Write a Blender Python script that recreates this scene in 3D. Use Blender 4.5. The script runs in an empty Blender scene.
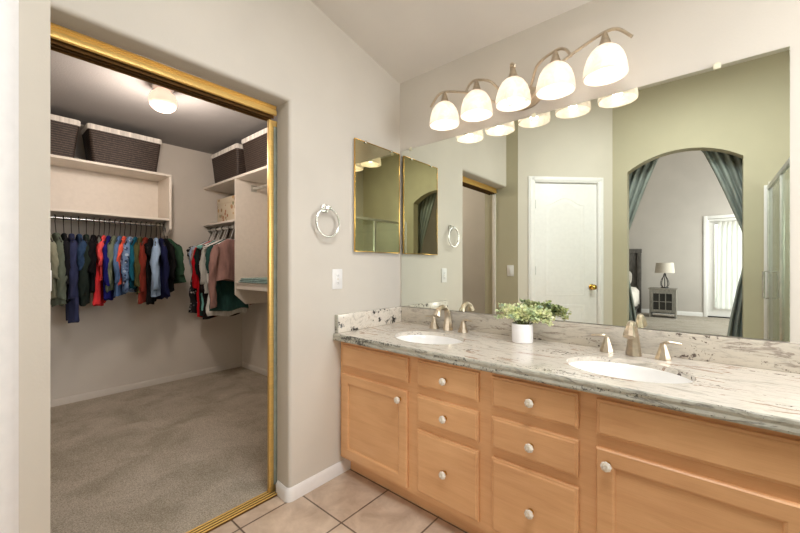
import bpy, bmesh, math, random
from mathutils import Vector, Matrix
random.seed(7)
SC = bpy.context.scene
COL = SC.collection
PI = math.pi

# ------------------------------------------------------------------ camera
F = 359.0
YAW = math.atan(305 / 359.0)
cam_d = bpy.data.cameras.new('camera')
cam = bpy.data.objects.new('camera', cam_d)
COL.objects.link(cam)
SC.camera = cam
cam_d.sensor_fit = 'HORIZONTAL'
cam_d.sensor_width = 36.0
cam_d.lens = F / 800.0 * 36.0
cam_d.clip_start = 0.02
cam.location = (1.61866, -1.90524, 1.2025)
cam.rotation_euler = (PI / 2, 0, YAW)

# ------------------------------------------------------------------ world, light, exposure
SC.view_settings.view_transform = 'Standard'
SC.view_settings.look = 'None'
SC.view_settings.exposure = 0.40
SC.view_settings.gamma = 1.0
SC.view_settings.use_curve_mapping = False
SC.cycles.use_denoising = True
SC.cycles.max_bounces = 14
SC.cycles.diffuse_bounces = 6
SC.cycles.glossy_bounces = 8
SC.cycles.transmission_bounces = 8
SC.cycles.transparent_max_bounces = 12
SC.cycles.sample_clamp_indirect = 6.0
SC.cycles.caustics_reflective = False
SC.cycles.caustics_refractive = False
W = bpy.data.worlds.new('sky')
SC.world = W
W.use_nodes = True
wn = W.node_tree
bg = wn.nodes['Background']
sky = wn.nodes.new('ShaderNodeTexSky')
sky.sky_type = 'NISHITA'
sky.sun_elevation = math.radians(50)
sky.sun_rotation = math.radians(200)
sky.sun_disc = False
hz = wn.nodes.new('ShaderNodeHueSaturation')
hz.inputs['Saturation'].default_value = 0.25
wn.links.new(sky.outputs[0], hz.inputs['Color'])
wn.links.new(hz.outputs[0], bg.inputs[0])
bg.inputs[1].default_value = 0.30


def area(name, loc, rot, sx, sy, power, color):
    l = bpy.data.lights.new(name, 'AREA')
    l.shape = 'RECTANGLE'
    l.size, l.size_y = sx, sy
    l.energy = power
    l.color = color
    o = bpy.data.objects.new(name, l)
    COL.objects.link(o)
    o.location = loc
    o.rotation_euler = rot
    return o


# fill lights, added at the unseen windows and skylight made for them
area('bathroom_fill_light', (2.93, -0.62, 1.72), (0, PI / 2, 0), 1.0, 0.9, 22, (1.0, 1.0, 1.0))
area('overhead_fill_light', (1.55, -1.32, 2.80), (math.radians(-12), 0, 0), 0.60, 0.60, 22, (1.0, 1.0, 1.0))
area('bedroom_fill_light', (3.50, -7.6, 1.75), (0, PI / 2, 0), 2.0, 2.8, 128, (1.0, 0.985, 0.98))


def bulb_light(name, loc, power, color, radius=0.03):
    l = bpy.data.lights.new(name, 'POINT')
    l.energy = power
    l.color = color
    l.shadow_soft_size = radius
    o = bpy.data.objects.new(name, l)
    COL.objects.link(o)
    o.location = loc
    return o


VAN_W, CLOSET_W = 1.0, 24.0


# ------------------------------------------------------------------ materials
def s2l(c):
    return tuple(((v / 255) / 12.92 if v / 255 <= .04045 else ((v / 255 + .055) / 1.055) ** 2.4) for v in c) + (1,)


def nodes(name):
    m = bpy.data.materials.new(name)
    m.use_nodes = True
    nt = m.node_tree
    return m, nt, nt.nodes['Principled BSDF']


def L(nt, a, b):
    nt.links.new(a, b)


def coords(nt, scale=(1, 1, 1), rot=(0, 0, 0), loc=(0, 0, 0)):
    tc = nt.nodes.new('ShaderNodeTexCoord')
    mp = nt.nodes.new('ShaderNodeMapping')
    mp.inputs['Scale'].default_value = scale
    mp.inputs['Rotation'].default_value = rot
    mp.inputs['Location'].default_value = loc
    L(nt, tc.outputs['Object'], mp.inputs['Vector'])
    return mp.outputs[0]


def noise(nt, vec, scale, detail=3, rough=.5, dist=0.0):
    n = nt.nodes.new('ShaderNodeTexNoise')
    n.inputs['Scale'].default_value = scale
    n.inputs['Detail'].default_value = detail
    n.inputs['Roughness'].default_value = rough
    n.inputs['Distortion'].default_value = dist
    L(nt, vec, n.inputs['Vector'])
    return n.outputs['Fac']


def ramp(nt, fac, stops):
    r = nt.nodes.new('ShaderNodeValToRGB')
    e = r.color_ramp.elements
    while len(e) < len(stops):
        e.new(0.5)
    for k, (p, c) in enumerate(stops):
        e[k].position = p
        e[k].color = c if len(c) == 4 else s2l(c)
    L(nt, fac, r.inputs[0])
    return r.outputs[0]


def mix(nt, fac, a, b, mode='MIX'):
    n = nt.nodes.new('ShaderNodeMix')
    n.data_type = 'RGBA'
    n.blend_type = mode
    for sock, v in ((n.inputs[0], fac), (n.inputs[6], a), (n.inputs[7], b)):
        if isinstance(v, (int, float)):
            sock.default_value = v
        elif isinstance(v, tuple):
            sock.default_value = v if len(v) == 4 else s2l(v)
        else:
            L(nt, v, sock)
    return n.outputs[2]


def bump(nt, bsdf, fac, strength, dist=.01):
    b = nt.nodes.new('ShaderNodeBump')
    b.inputs['Strength'].default_value = strength
    b.inputs['Distance'].default_value = dist
    L(nt, fac, b.inputs['Height'])
    L(nt, b.outputs[0], bsdf.inputs['Normal'])


def plain(name, c, rough=.6, metal=0.0, var=.06, nscale=30, bmp=0.0, bscale=200, coat=0.0, spec=.5, stretch=(1, 1, 1)):
    m, nt, b = nodes(name)
    v = coords(nt, stretch)
    n = noise(nt, v, nscale)
    dark = tuple(max(0, x * (1 - var)) for x in c)
    light = tuple(min(255, x * (1 + var)) for x in c)
    L(nt, ramp(nt, n, [(.3, dark), (.7, light)]), b.inputs['Base Color'])
    b.inputs['Roughness'].default_value = rough
    b.inputs['Metallic'].default_value = metal
    b.inputs['Specular IOR Level'].default_value = spec
    b.inputs['Coat Weight'].default_value = coat
    if bmp:
        bump(nt, b, noise(nt, v, bscale), bmp, .004)
    return m


def paint(name, c, bmp=.12):
    return plain(name, c, rough=.75, var=.012, nscale=3, bmp=bmp, bscale=110, spec=.25)


M = {}
M['wall'] = paint('wall_paint_taupe', (213, 207, 197))
M['wall_olive'] = paint('wall_paint_olive', (189, 183, 159))
M['wall_pale_olive'] = paint('wall_paint_pale_olive', (213, 207, 195))
M['ceiling'] = paint('ceiling_paint', (226, 221, 214), .15)
M['closet'] = paint('closet_paint', (216, 210, 202))
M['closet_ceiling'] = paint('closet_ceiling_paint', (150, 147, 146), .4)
M['white'] = plain('white_enamel', (240, 239, 238), rough=.38, var=.01)
M['melamine'] = plain('white_melamine', (226, 219, 210), rough=.45, var=.012)
M['bed_wall'] = paint('bedroom_paint', (196, 190, 184))
M['bronze_gold'] = plain('brushed_gold', (238, 200, 122), rough=.42, metal=.75, var=.04, nscale=4, stretch=(60, 1, 60))
M['bronze_dark'] = plain('dark_bronze', (120, 86, 44), rough=.45, metal=.7, var=.06)
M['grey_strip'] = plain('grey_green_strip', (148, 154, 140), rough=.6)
M['nickel'] = plain('brushed_nickel', (198, 184, 164), rough=.32, metal=1.0, var=.05, nscale=60)
M['chrome'] = plain('chrome', (228, 228, 226), rough=.26, metal=1.0, var=.02)
M['brass'] = plain('polished_brass', (214, 172, 92), rough=.18, metal=1.0, var=.04)
M['steel'] = plain('satin_steel', (205, 205, 200), rough=.38, metal=.8, var=.05)
M['dark_metal'] = plain('dark_metal', (40, 38, 38), rough=.4, metal=.6, var=.1)
M['ceramic'] = plain('white_ceramic', (245, 244, 242), rough=.08, var=.005, coat=.5)
M['pot'] = plain('white_glazed_pot', (240, 239, 240), rough=.4, var=.01)
M['soil'] = plain('dark_soil', (60, 50, 38), rough=.95, var=.4, nscale=200, bmp=.5)
M['black'] = plain('black_slot', (25, 25, 25), rough=.5)


def mk_mirror(name, c, rough=0.0, blotch=0):
    m, nt, b = nodes(name)
    v = coords(nt)
    n = noise(nt, v, 6, 4)
    L(nt, ramp(nt, n, [(.3, tuple(x * (1 - blotch) for x in c)), (.7, c)]), b.inputs['Base Color'])
    b.inputs['Metallic'].default_value = 1
    b.inputs['Roughness'].default_value = rough
    return m


M['mirror'] = mk_mirror('mirror_silvering', (238, 243, 234))
M['old_mirror'] = mk_mirror('aged_mirror_silvering', (200, 196, 168), 0.012, .06)


def mk_glass(name, tint, gl=.08):
    m = bpy.data.materials.new(name)
    m.use_nodes = True
    nt = m.node_tree
    nt.nodes.clear()
    out = nt.nodes.new('ShaderNodeOutputMaterial')
    tr = nt.nodes.new('ShaderNodeBsdfTransparent')
    tr.inputs[0].default_value = s2l(tint)
    g = nt.nodes.new('ShaderNodeBsdfGlossy')
    g.inputs['Roughness'].default_value = .02
    lw = nt.nodes.new('ShaderNodeLayerWeight')
    lw.inputs[0].default_value = .5
    pw = nt.nodes.new('ShaderNodeMath')
    pw.operation = 'POWER'
    L(nt, lw.outputs['Facing'], pw.inputs[0])
    pw.inputs[1].default_value = 5
    fr = nt.nodes.new('ShaderNodeMath')
    fr.operation = 'MULTIPLY_ADD'
    L(nt, pw.outputs[0], fr.inputs[0])
    fr.inputs[1].default_value = .7
    fr.inputs[2].default_value = .035
    mx = nt.nodes.new('ShaderNodeMixShader')
    L(nt, fr.outputs[0], mx.inputs[0])
    L(nt, tr.outputs[0], mx.inputs[1])
    L(nt, g.outputs[0], mx.inputs[2])
    L(nt, mx.outputs[0], out.inputs[0])
    return m


M['glass'] = mk_glass('clear_shower_glass', (240, 244, 240))
M['pane'] = mk_glass('window_glass', (245, 248, 245))


def mk_sheer():
    m = bpy.data.materials.new('sheer_voile')
    m.use_nodes = True
    nt = m.node_tree
    nt.nodes.clear()
    out = nt.nodes.new('ShaderNodeOutputMaterial')
    d = nt.nodes.new('ShaderNodeBsdfDiffuse')
    t = nt.nodes.new('ShaderNodeBsdfTranslucent')
    mx = nt.nodes.new('ShaderNodeMixShader')
    v = coords(nt, (1, 1, .05))
    c = ramp(nt, noise(nt, v, 40), [(.3, (235, 232, 226)), (.7, (250, 249, 246))])
    L(nt, c, d.inputs[0])
    L(nt, c, t.inputs[0])
    mx.inputs[0].default_value = .62
    L(nt, d.outputs[0], mx.inputs[1])
    L(nt, t.outputs[0], mx.inputs[2])
    L(nt, mx.outputs[0], out.inputs[0])
    return m


M['sheer'] = mk_sheer()


def mk_wood():
    m, nt, b = nodes('honey_maple')
    v = coords(nt, (1.0, 1.0, 1.0))
    v2 = coords(nt, (1.2, 6, 9))
    g = noise(nt, v2, 3.5, 6, .55, .6)
    base = ramp(nt, g, [(.28, (218, 167, 119)), (.5, (226, 177, 128)), (.75, (232, 185, 137))])
    big = noise(nt, v, 2.3, 2)
    tint = ramp(nt, big, [(.3, (235, 226, 222)), (.7, (255, 255, 255))])
    c = mix(nt, 1.0, base, tint, 'MULTIPLY')
    v3 = coords(nt, (1.5, 30, 60))
    fine = noise(nt, v3, 6, 3, .6)
    c = mix(nt, .14, c, ramp(nt, fine, [(.35, (190, 138, 94)), (.6, (226, 178, 130))]))
    L(nt, c, b.inputs['Base Color'])
    b.inputs['Roughness'].default_value = .38
    b.inputs['Specular IOR Level'].default_value = .4
    return m


M['wood'] = mk_wood()


def mk_granite(name, base, mid, grey, speck, speck_amt, seed):
    m, nt, b = nodes(name)
    v = coords(nt, (1, 1, 1), (0, 0, .5), (seed, seed * 2, 0))
    vs = coords(nt, (1.0, 3.6, 3.0), (0, 0, .42), (seed, 0, 0))
    flow = noise(nt, vs, 5.5, 6, .62, 1.1)
    c = ramp(nt, flow, [(.30, grey), (.42, base), (.58, base), (.66, mid), (.74, base), (.86, grey)])
    gr = noise(nt, vs, 26, 5, .7, .4)
    c = mix(nt, ramp(nt, gr, [(.46, (0, 0, 0, 1)), (.64, (.75, .75, .75, 1))]), c, s2l(grey))
    big = noise(nt, v, 5, 3, .6, .8)
    sp = noise(nt, v, 75, 4, .75, .2)
    a = nt.nodes.new('ShaderNodeMath')
    a.operation = 'MULTIPLY_ADD'
    L(nt, big, a.inputs[0])
    a.inputs[1].default_value = .9
    L(nt, sp, a.inputs[2])
    c = mix(nt, ramp(nt, a.outputs[0], [(min(.99, speck_amt), (0, 0, 0, 1)), (min(1, speck_amt + .05), (1, 1, 1, 1))]), c, s2l(speck))
    L(nt, c, b.inputs['Base Color'])
    b.inputs['Roughness'].default_value = .10
    b.inputs['Coat Weight'].default_value = .3
    b.inputs['Coat Roughness'].default_value = .04
    return m


def mk_granite2(name, base, vein, grey, speck, thr, rough, seed, rot=.45, sc=1.0, spk=62):
    m, nt, b = nodes(name)
    vs = coords(nt, (1.0 * sc, 4.2 * sc, 4.2 * sc), (0, 0, rot), (seed, 0, 0))
    v = coords(nt, (sc, sc, sc), (0, 0, 0), (seed, seed, 0))
    c = ramp(nt, noise(nt, vs, 4.5, 7, .65, 1.3), [(.33, grey), (.45, base), (.585, base), (.635, vein), (.69, base), (.85, grey)])
    c = mix(nt, ramp(nt, noise(nt, vs, 22, 6, .75, .5), [(.50, (0, 0, 0, 1)), (.70, (.8, .8, .8, 1))]), c, grey)
    # dark mineral specks gathered in drifts
    drift = noise(nt, vs, 3.1, 3, .55, 1.0)
    sp = noise(nt, v, spk, 4, .7)
    ad = nt.nodes.new('ShaderNodeMath')
    ad.operation = 'ADD'
    L(nt, drift, ad.inputs[0])
    L(nt, sp, ad.inputs[1])
    hf = nt.nodes.new('ShaderNodeMath')
    hf.operation = 'MULTIPLY'
    hf.inputs[1].default_value = .5
    L(nt, ad.outputs[0], hf.inputs[0])
    c = mix(nt, ramp(nt, hf.outputs[0], [(thr, (0, 0, 0, 1)), (thr + .035, (1, 1, 1, 1))]), c, speck)
    L(nt, c, b.inputs['Base Color'])
    b.inputs['Roughness'].default_value = rough
    return m


M['granite'] = mk_granite2('granite_polished', (221, 213, 201), (158, 126, 106), (178, 172, 160), (92, 78, 72), .585, .12, 3.0)
M['granite_back'] = mk_granite2('granite_grey_veined', (196, 188, 174), (140, 128, 118), (158, 150, 140), (90, 78, 72), .575, .2, 7.0, 0.06)
M['granite_side'] = mk_granite2('granite_speckled', (228, 220, 208), (190, 172, 152), (196, 188, 176), (58, 54, 52), .535, .15, 1.3, 0.9, .9, 36)
M['granite_edge'] = mk_granite2('granite_chiselled_edge', (186, 184, 172), (120, 116, 108), (140, 140, 130), (84, 84, 78), .55, .45, 5.0, 0.0, 1.5)


def mk_tile():
    m, nt, b = nodes('beige_floor_tile')
    tc = coords(nt, (1, 1, 1), (0, 0, 0), (.006, .15, 0))
    br = nt.nodes.new('ShaderNodeTexBrick')
    br.offset = 0
    br.squash = 1
    br.inputs['Scale'].default_value = 1
    br.inputs['Brick Width'].default_value = .325
    br.inputs['Row Height'].default_value = .325
    br.inputs['Mortar Size'].default_value = .0045
    br.inputs['Mortar Smooth'].default_value = .2
    br.inputs['Bias'].default_value = 0
    br.inputs['Color1'].default_value = s2l((220, 204, 186))
    br.inputs['Color2'].default_value = s2l((212, 194, 176))
    br.inputs['Mortar'].default_value = s2l((120, 104, 90))
    L(nt, tc, br.inputs['Vector'])
    n = ramp(nt, noise(nt, tc, 9, 5, .6, .5), [(.3, (214, 205, 198)), (.7, (255, 253, 250))])
    c = mix(nt, 1.0, br.outputs['Color'], n, 'MULTIPLY')
    L(nt, c, b.inputs['Base Color'])
    b.inputs['Roughness'].default_value = .34
    inv = nt.nodes.new('ShaderNodeMath')
    inv.operation = 'SUBTRACT'
    inv.inputs[0].default_value = 1
    L(nt, br.outputs['Fac'], inv.inputs[1])
    bump(nt, b, inv.outputs[0], .6, .003)
    return m


M['tile'] = mk_tile()


def mk_shower_tile():
    m, nt, b = nodes('white_shower_tile')
    tc = nt.nodes.new('ShaderNodeTexCoord')
    sp = nt.nodes.new('ShaderNodeSeparateXYZ')
    L(nt, tc.outputs['Object'], sp.inputs[0])
    ad = nt.nodes.new('ShaderNodeMath')
    ad.operation = 'ADD'
    L(nt, sp.outputs[0], ad.inputs[0])
    L(nt, sp.outputs[1], ad.inputs[1])
    cb = nt.nodes.new('ShaderNodeCombineXYZ')
    L(nt, ad.outputs[0], cb.inputs[0])
    L(nt, sp.outputs[2], cb.inputs[1])
    br = nt.nodes.new('ShaderNodeTexBrick')
    br.offset = 0
    br.inputs['Scale'].default_value = 1
    br.inputs['Brick Width'].default_value = .2
    br.inputs['Row Height'].default_value = .2
    br.inputs['Mortar Size'].default_value = .003
    br.inputs['Color1'].default_value = s2l((222, 218, 206))
    br.inputs['Color2'].default_value = s2l((216, 212, 200))
    br.inputs['Mortar'].default_value = s2l((180, 174, 160))
    L(nt, cb.outputs[0], br.inputs['Vector'])
    L(nt, br.outputs['Color'], b.inputs['Base Color'])
    b.inputs['Roughness'].default_value = .2
    return m


M['shower_tile'] = mk_shower_tile()


def mk_carpet(name, a, bcol):
    m, nt, b = nodes(name)
    v = coords(nt)
    big = noise(nt, v, 3.2, 4, .6, .6)
    fine = noise(nt, v, 150, 4, .85)
    c = ramp(nt, big, [(.36, a), (.62, bcol)])
    c = mix(nt, 1.0, c, ramp(nt, fine, [(.32, (160, 156, 150)), (.66, (255, 255, 255))]), 'MULTIPLY')
    L(nt, c, b.inputs['Base Color'])
    b.inputs['Roughness'].default_value = .98
    b.inputs['Specular IOR Level'].default_value = .05
    bump(nt, b, fine, .8, .01)
    return m


M['carpet'] = mk_carpet('taupe_carpet', (200, 190, 172), (228, 218, 202))
M['bed_carpet'] = mk_carpet('bedroom_carpet', (188, 180, 168), (204, 196, 186))


def mk_wicker():
    m, nt, b = nodes('dark_wicker')
    v = coords(nt, (1, 1, 1))
    w = nt.nodes.new('ShaderNodeTexWave')
    w.wave_type = 'BANDS'
    w.bands_direction = 'Z'
    w.inputs['Scale'].default_value = 17
    w.inputs['Distortion'].default_value = 2.2
    w.inputs['Detail'].default_value = 2
    w.inputs['Detail Scale'].default_value = 8
    L(nt, v, w.inputs['Vector'])
    n = noise(nt, v, 60, 3)
    f = mix(nt, .45, w.outputs['Color'], n)
    L(nt, ramp(nt, f, [(.2, (24, 19, 17)), (.6, (60, 47, 41)), (.9, (96, 80, 70))]), b.inputs['Base Color'])
    b.inputs['Roughness'].default_value = .6
    bump(nt, b, f, .7, .004)
    return m


M['wicker'] = mk_wicker()
M['liner'] = plain('ticking_liner', (226, 222, 216), rough=.9, var=.10, nscale=4, stretch=(12, 12, .3))


def mk_pattern(name, base, cols, scale, rough=.85):
    m, nt, b = nodes(name)
    v = coords(nt)
    vo = nt.nodes.new('ShaderNodeTexVoronoi')
    vo.inputs['Scale'].default_value = scale
    L(nt, v, vo.inputs['Vector'])
    stops = [(0, base), (.52, base)]
    sep = nt.nodes.new('ShaderNodeSeparateColor')
    L(nt, vo.outputs['Color'], sep.inputs[0])
    r = ramp(nt, sep.outputs[0], [(k / len(cols), c) for k, c in enumerate(cols)])
    r.node.color_ramp.interpolation = 'CONSTANT'
    msk = ramp(nt, vo.outputs['Distance'], [(.36, (1, 1, 1, 1)), (.42, (0, 0, 0, 1))])
    L(nt, mix(nt, msk, base, r), b.inputs['Base Color'])
    b.inputs['Roughness'].default_value = rough
    return m


M['floral'] = mk_pattern('floral_box_paper', (204, 192, 170), [(160, 130, 92), (136, 138, 104), (184, 150, 104), (204, 192, 170), (170, 122, 92)], 20)
M['floral_dress'] = mk_pattern('floral_black_fabric', (22, 22, 26), [(200, 198, 196), (22, 22, 26), (150, 150, 156), (24, 24, 28), (90, 92, 100)], 42)
M['blue_pattern'] = mk_pattern('blue_print_fabric', (104, 132, 172), [(214, 224, 236), (60, 78, 120), (170, 190, 214), (40, 52, 84)], 34)
M['pink_pattern'] = mk_pattern('pink_print_fabric', (176, 150, 142), [(200, 110, 100), (140, 130, 140), (216, 196, 186)], 40)
CLOTH = {}


def cloth(c):
    if c in M:
        return M[c]
    if c not in CLOTH:
        m, nt, b = nodes('cloth_%d' % len(CLOTH))
        v = coords(nt, (1, 1, .25))
        L(nt, ramp(nt, noise(nt, v, 26, 4), [(.3, tuple(x * .88 for x in c)), (.7, tuple(min(255, x * 1.1) for x in c))]), b.inputs['Base Color'])
        b.inputs['Roughness'].default_value = .92
        b.inputs['Specular IOR Level'].default_value = .15
        bump(nt, b, noise(nt, v, 45, 3), .25, .01)
        CLOTH[c] = m
    return CLOTH[c]


def mk_shade():
    m = bpy.data.materials.new('alabaster_glass')
    m.use_nodes = True
    nt = m.node_tree
    nt.nodes.clear()
    out = nt.nodes.new('ShaderNodeOutputMaterial')
    n = noise(nt, coords(nt), 16, 5, .6, 2.5)
    c = ramp(nt, n, [(.36, (202, 192, 180)), (.64, (188, 176, 162))])
    d = nt.nodes.new('ShaderNodeBsdfDiffuse')
    t = nt.nodes.new('ShaderNodeBsdfTranslucent')
    g = nt.nodes.new('ShaderNodeBsdfGlossy')
    g.inputs['Roughness'].default_value = .25
    e = nt.nodes.new('ShaderNodeEmission')
    e.inputs['Strength'].default_value = .16
    for q in (d, t, e):
        L(nt, c, q.inputs['Color'])
    m1 = nt.nodes.new('ShaderNodeMixShader')
    m1.inputs[0].default_value = .30
    m2 = nt.nodes.new('ShaderNodeMixShader')
    m2.inputs[0].default_value = .04
    ad = nt.nodes.new('ShaderNodeAddShader')
    L(nt, d.outputs[0], m1.inputs[1])
    L(nt, t.outputs[0], m1.inputs[2])
    L(nt, m1.outputs[0], m2.inputs[1])
    L(nt, g.outputs[0], m2.inputs[2])
    L(nt, m2.outputs[0], ad.inputs[0])
    L(nt, e.outputs[0], ad.inputs[1])
    L(nt, ad.outputs[0], out.inputs[0])
    return m


M['shade'] = mk_shade()


def emit(name, c, st):
    m, nt, b = nodes(name)
    v = coords(nt)
    L(nt, ramp(nt, noise(nt, v, 8), [(.3, c), (.7, tuple(min(255, x * 1.02) for x in c))]), b.inputs['Emission Color'])
    L(nt, ramp(nt, noise(nt, v, 8), [(.3, c), (.7, c)]), b.inputs['Base Color'])
    b.inputs['Emission Strength'].default_value = st
    return m


M['bulb'] = emit('glowing_bulb', (255, 236, 206), 3.0)
M['globe'] = emit('glowing_opal_globe', (255, 218, 196), .52)
M['curtain'] = plain('teal_curtain_cloth', (148, 157, 153), rough=.9, var=.12, nscale=14, stretch=(1, 1, .1))
M['crystal'] = None


def mk_crystal():
    m, nt, b = nodes('crystal_knob')
    L(nt, ramp(nt, noise(nt, coords(nt), 90), [(.35, (214, 200, 178)), (.65, (250, 246, 238))]), b.inputs['Base Color'])
    b.inputs['Roughness'].default_value = .10
    b.inputs['Transmission Weight'].default_value = .10
    b.inputs['IOR'].default_value = 1.5
    return m


M['crystal'] = mk_crystal()


def mk_leaf():
    m, nt, b = nodes('variegated_leaf')
    n = noise(nt, coords(nt), 24, 2)
    L(nt, ramp(nt, n, [(.30, (176, 198, 180)), (.42, (200, 216, 166)), (.54, (230, 234, 182)), (.68, (244, 242, 206))]), b.inputs['Base Color'])
    b.inputs['Roughness'].default_value = .6
    b.inputs['Subsurface Weight'].default_value = .1
    b.inputs['Subsurface Radius'].default_value = (.01, .01, .01)
    return m


M['leaf'] = mk_leaf()
M['stem'] = plain('plant_stem', (110, 116, 70), rough=.7)
M['night_wood'] = plain('distressed_grey_wood', (138, 134, 126), rough=.6, var=.15, nscale=10, stretch=(6, 6, 1))
M['dark_wood'] = plain('weathered_dark_wood', (86, 82, 78), rough=.6, var=.2, nscale=8, stretch=(6, 6, 1))
M['linen'] = plain('lampshade_linen', (206, 198, 186), rough=.9, var=.05, nscale=120)
M['bedding'] = plain('white_bedding', (214, 208, 200), rough=.95, var=.05, nscale=8, bmp=.3, bscale=12)
M['bed_blue'] = plain('blue_grey_bedding', (118, 130, 142), rough=.95, var=.08, nscale=10)
M['teal_cloth'] = plain('teal_folded_cloth', (128, 152, 150), rough=.95, var=.15, nscale=30)
M['patio'] = plain('sunlit_patio', (214, 208, 196), rough=.9, var=.08, nscale=4)
M['plastic'] = plain('clear_plastic_clip', (226, 222, 196), rough=.3)
M['dark_glass'] = plain('dark_cabinet_glass', (52, 52, 50), rough=.08, var=.15, nscale=5)


# ------------------------------------------------------------------ geometry helpers
class G:
    def __init__(s):
        s.v, s.f, s.mi = [], [], []

    def add(s, vs, fs, mi=0):
        o = len(s.v)
        s.v += [tuple(p) for p in vs]
        s.f += [tuple(i + o for i in f) for f in fs]
        s.mi += [mi] * len(fs)
        return s

    def box(s, x0, x1, y0, y1, z0, z1, bev=0.0, seg=2, mi=0):
        x0, x1 = min(x0, x1), max(x0, x1)
        y0, y1 = min(y0, y1), max(y0, y1)
        z0, z1 = min(z0, z1), max(z0, z1)
        if bev <= 0:
            vs = [(x, y, z) for z in (z0, z1) for y in (y0, y1) for x in (x0, x1)]
            return s.add(vs, [(0, 2, 3, 1), (4, 5, 7, 6), (0, 1, 5, 4), (2, 6, 7, 3), (0, 4, 6, 2), (1, 3, 7, 5)], mi)
        b = bmesh.new()
        bmesh.ops.create_cube(b, size=1)
        for v in b.verts:
            v.co = ((x0 + x1) / 2 + v.co.x * (x1 - x0), (y0 + y1) / 2 + v.co.y * (y1 - y0), (z0 + z1) / 2 + v.co.z * (z1 - z0))
        bmesh.ops.bevel(b, geom=b.edges[:], offset=bev, segments=seg, affect='EDGES', profile=.5)
        b.verts.index_update()
        s.add([v.co[:] for v in b.verts], [[v.index for v in f.verts] for f in b.faces], mi)
        b.free()
        return s

    def loft(s, rings, cap=True, closed=True, mi=0):
        n = len(rings[0])
        vs = [p for r in rings for p in r]
        fs = []
        m = n if closed else n - 1
        for k in range(len(rings) - 1):
            for i in range(m):
                j = (i + 1) % n
                fs.append((k * n + i, k * n + j, (k + 1) * n + j, (k + 1) * n + i))
        if cap:
            fs.append(tuple(reversed(range(n))))
            fs.append(tuple((len(rings) - 1) * n + i for i in range(n)))
        return s.add(vs, fs, mi)

    def lathe(s, prof, c=(0, 0, 0), n=24, ax='z', cap=False, mi=0, sx=1, sy=1):
        rings = []
        for r, h in prof:
            ring = []
            for i in range(n):
                a = 2 * PI * i / n
                p = (r * math.cos(a) * sx, r * math.sin(a) * sy, h)
                if ax == 'y':
                    p = (p[0], -p[2], p[1])
                elif ax == 'x':
                    p = (p[2], p[0], p[1])
                ring.append((p[0] + c[0], p[1] + c[1], p[2] + c[2]))
            rings.append(ring)
        return s.loft(rings, cap, True, mi)

    def tube(s, pts, rad, n=10, cap=True, flat=1.0, mi=0):
        pts = [Vector(p) for p in pts]
        rr = rad if isinstance(rad, (list, tuple)) else [rad] * len(pts)
        rings = []
        t0 = (pts[1] - pts[0]).normalized()
        up = Vector((0, 0, 1)) if abs(t0.z) < .9 else Vector((1, 0, 0))
        for k, p in enumerate(pts):
            a = pts[max(0, k - 1)]
            b = pts[min(len(pts) - 1, k + 1)]
            t = (b - a).normalized()
            u = (up - t * up.dot(t)).normalized()
            up = u
            w = t.cross(u)
            rings.append([p + (u * math.cos(2 * PI * i / n) * flat + w * math.sin(2 * PI * i / n)) * rr[k] for i in range(n)])
        return s.loft(rings, cap, True, mi)

    def prism(s, poly, axis, a, b, mi=0):
        n = len(poly)
        vs = []
        for t in (a, b):
            for p in poly:
                vs.append({'z': (p[0], p[1], t), 'y': (p[0], t, p[1]), 'x': (t, p[0], p[1])}[axis])
        fs = [tuple(range(n)), tuple(reversed(range(n, 2 * n)))]
        for i in range(n):
            j = (i + 1) % n
            fs.append((i, i + n, j + n, j))
        return s.add(vs, fs, mi)

    def build(s, name, mats, parent=None, smooth=35, loc=None, rot=None):
        me = bpy.data.meshes.new(name)
        me.from_pydata(s.v, [], s.f)
        mats = mats if isinstance(mats, (list, tuple)) else [mats]
        for m in mats:
            me.materials.append(m)
        me.polygons.foreach_set('material_index', s.mi)
        bm = bmesh.new()
        bm.from_mesh(me)
        bmesh.ops.recalc_face_normals(bm, faces=bm.faces)
        bm.to_mesh(me)
        bm.free()
        if smooth:
            me.polygons.foreach_set('use_smooth', [True] * len(me.polygons))
            me.set_sharp_from_angle(angle=math.radians(smooth))
        me.update()
        o = bpy.data.objects.new(name, me)
        COL.objects.link(o)
        if parent:
            o.parent = parent
        if loc:
            o.location = loc
        if rot:
            o.rotation_euler = rot
        return o


def tag(o, label=None, cat=None, group=None, kind=None):
    if label:
        o['label'] = label
    if cat:
        o['category'] = cat
    if group:
        o['group'] = group
    if kind:
        o['kind'] = kind
    return o


def thing(name, loc, label, cat, group=None, rz=0.0):
    o = bpy.data.objects.new(name, None)
    o.empty_display_size = .05
    COL.objects.link(o)
    o.location = loc
    o.rotation_euler = (0, 0, rz)
    return tag(o, label, cat, group)


def struct(name, g, m, **k):
    o = g.build(name, m, None, **k)
    o['kind'] = 'structure'
    return o


def copy_tree(o, parent=None):
    c = o.copy()
    COL.objects.link(c)
    c.parent = parent
    for ch in [x for x in bpy.data.objects if x.parent == o]:
        copy_tree(ch, c)
    return c


def catmull(pts, k=6):
    P = [Vector(p) for p in pts]
    P = [P[0] * 2 - P[1]] + P + [P[-1] * 2 - P[-2]]
    out = []
    for i in range(1, len(P) - 2):
        a, b, c, d = P[i - 1:i + 3]
        for j in range(k):
            t = j / k
            out.append(.5 * ((2 * b) + (c - a) * t + (2 * a - 5 * b + 4 * c - d) * t * t + (3 * b - a - 3 * c + d) * t ** 3))
    out.append(P[-2])
    return out


# ------------------------------------------------------------------ room shell
CZ, CS = 2.475, .215          # ceiling height over the mirror wall, rise per metre away from it


def cz(y):
    return CZ - CS * y


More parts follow.
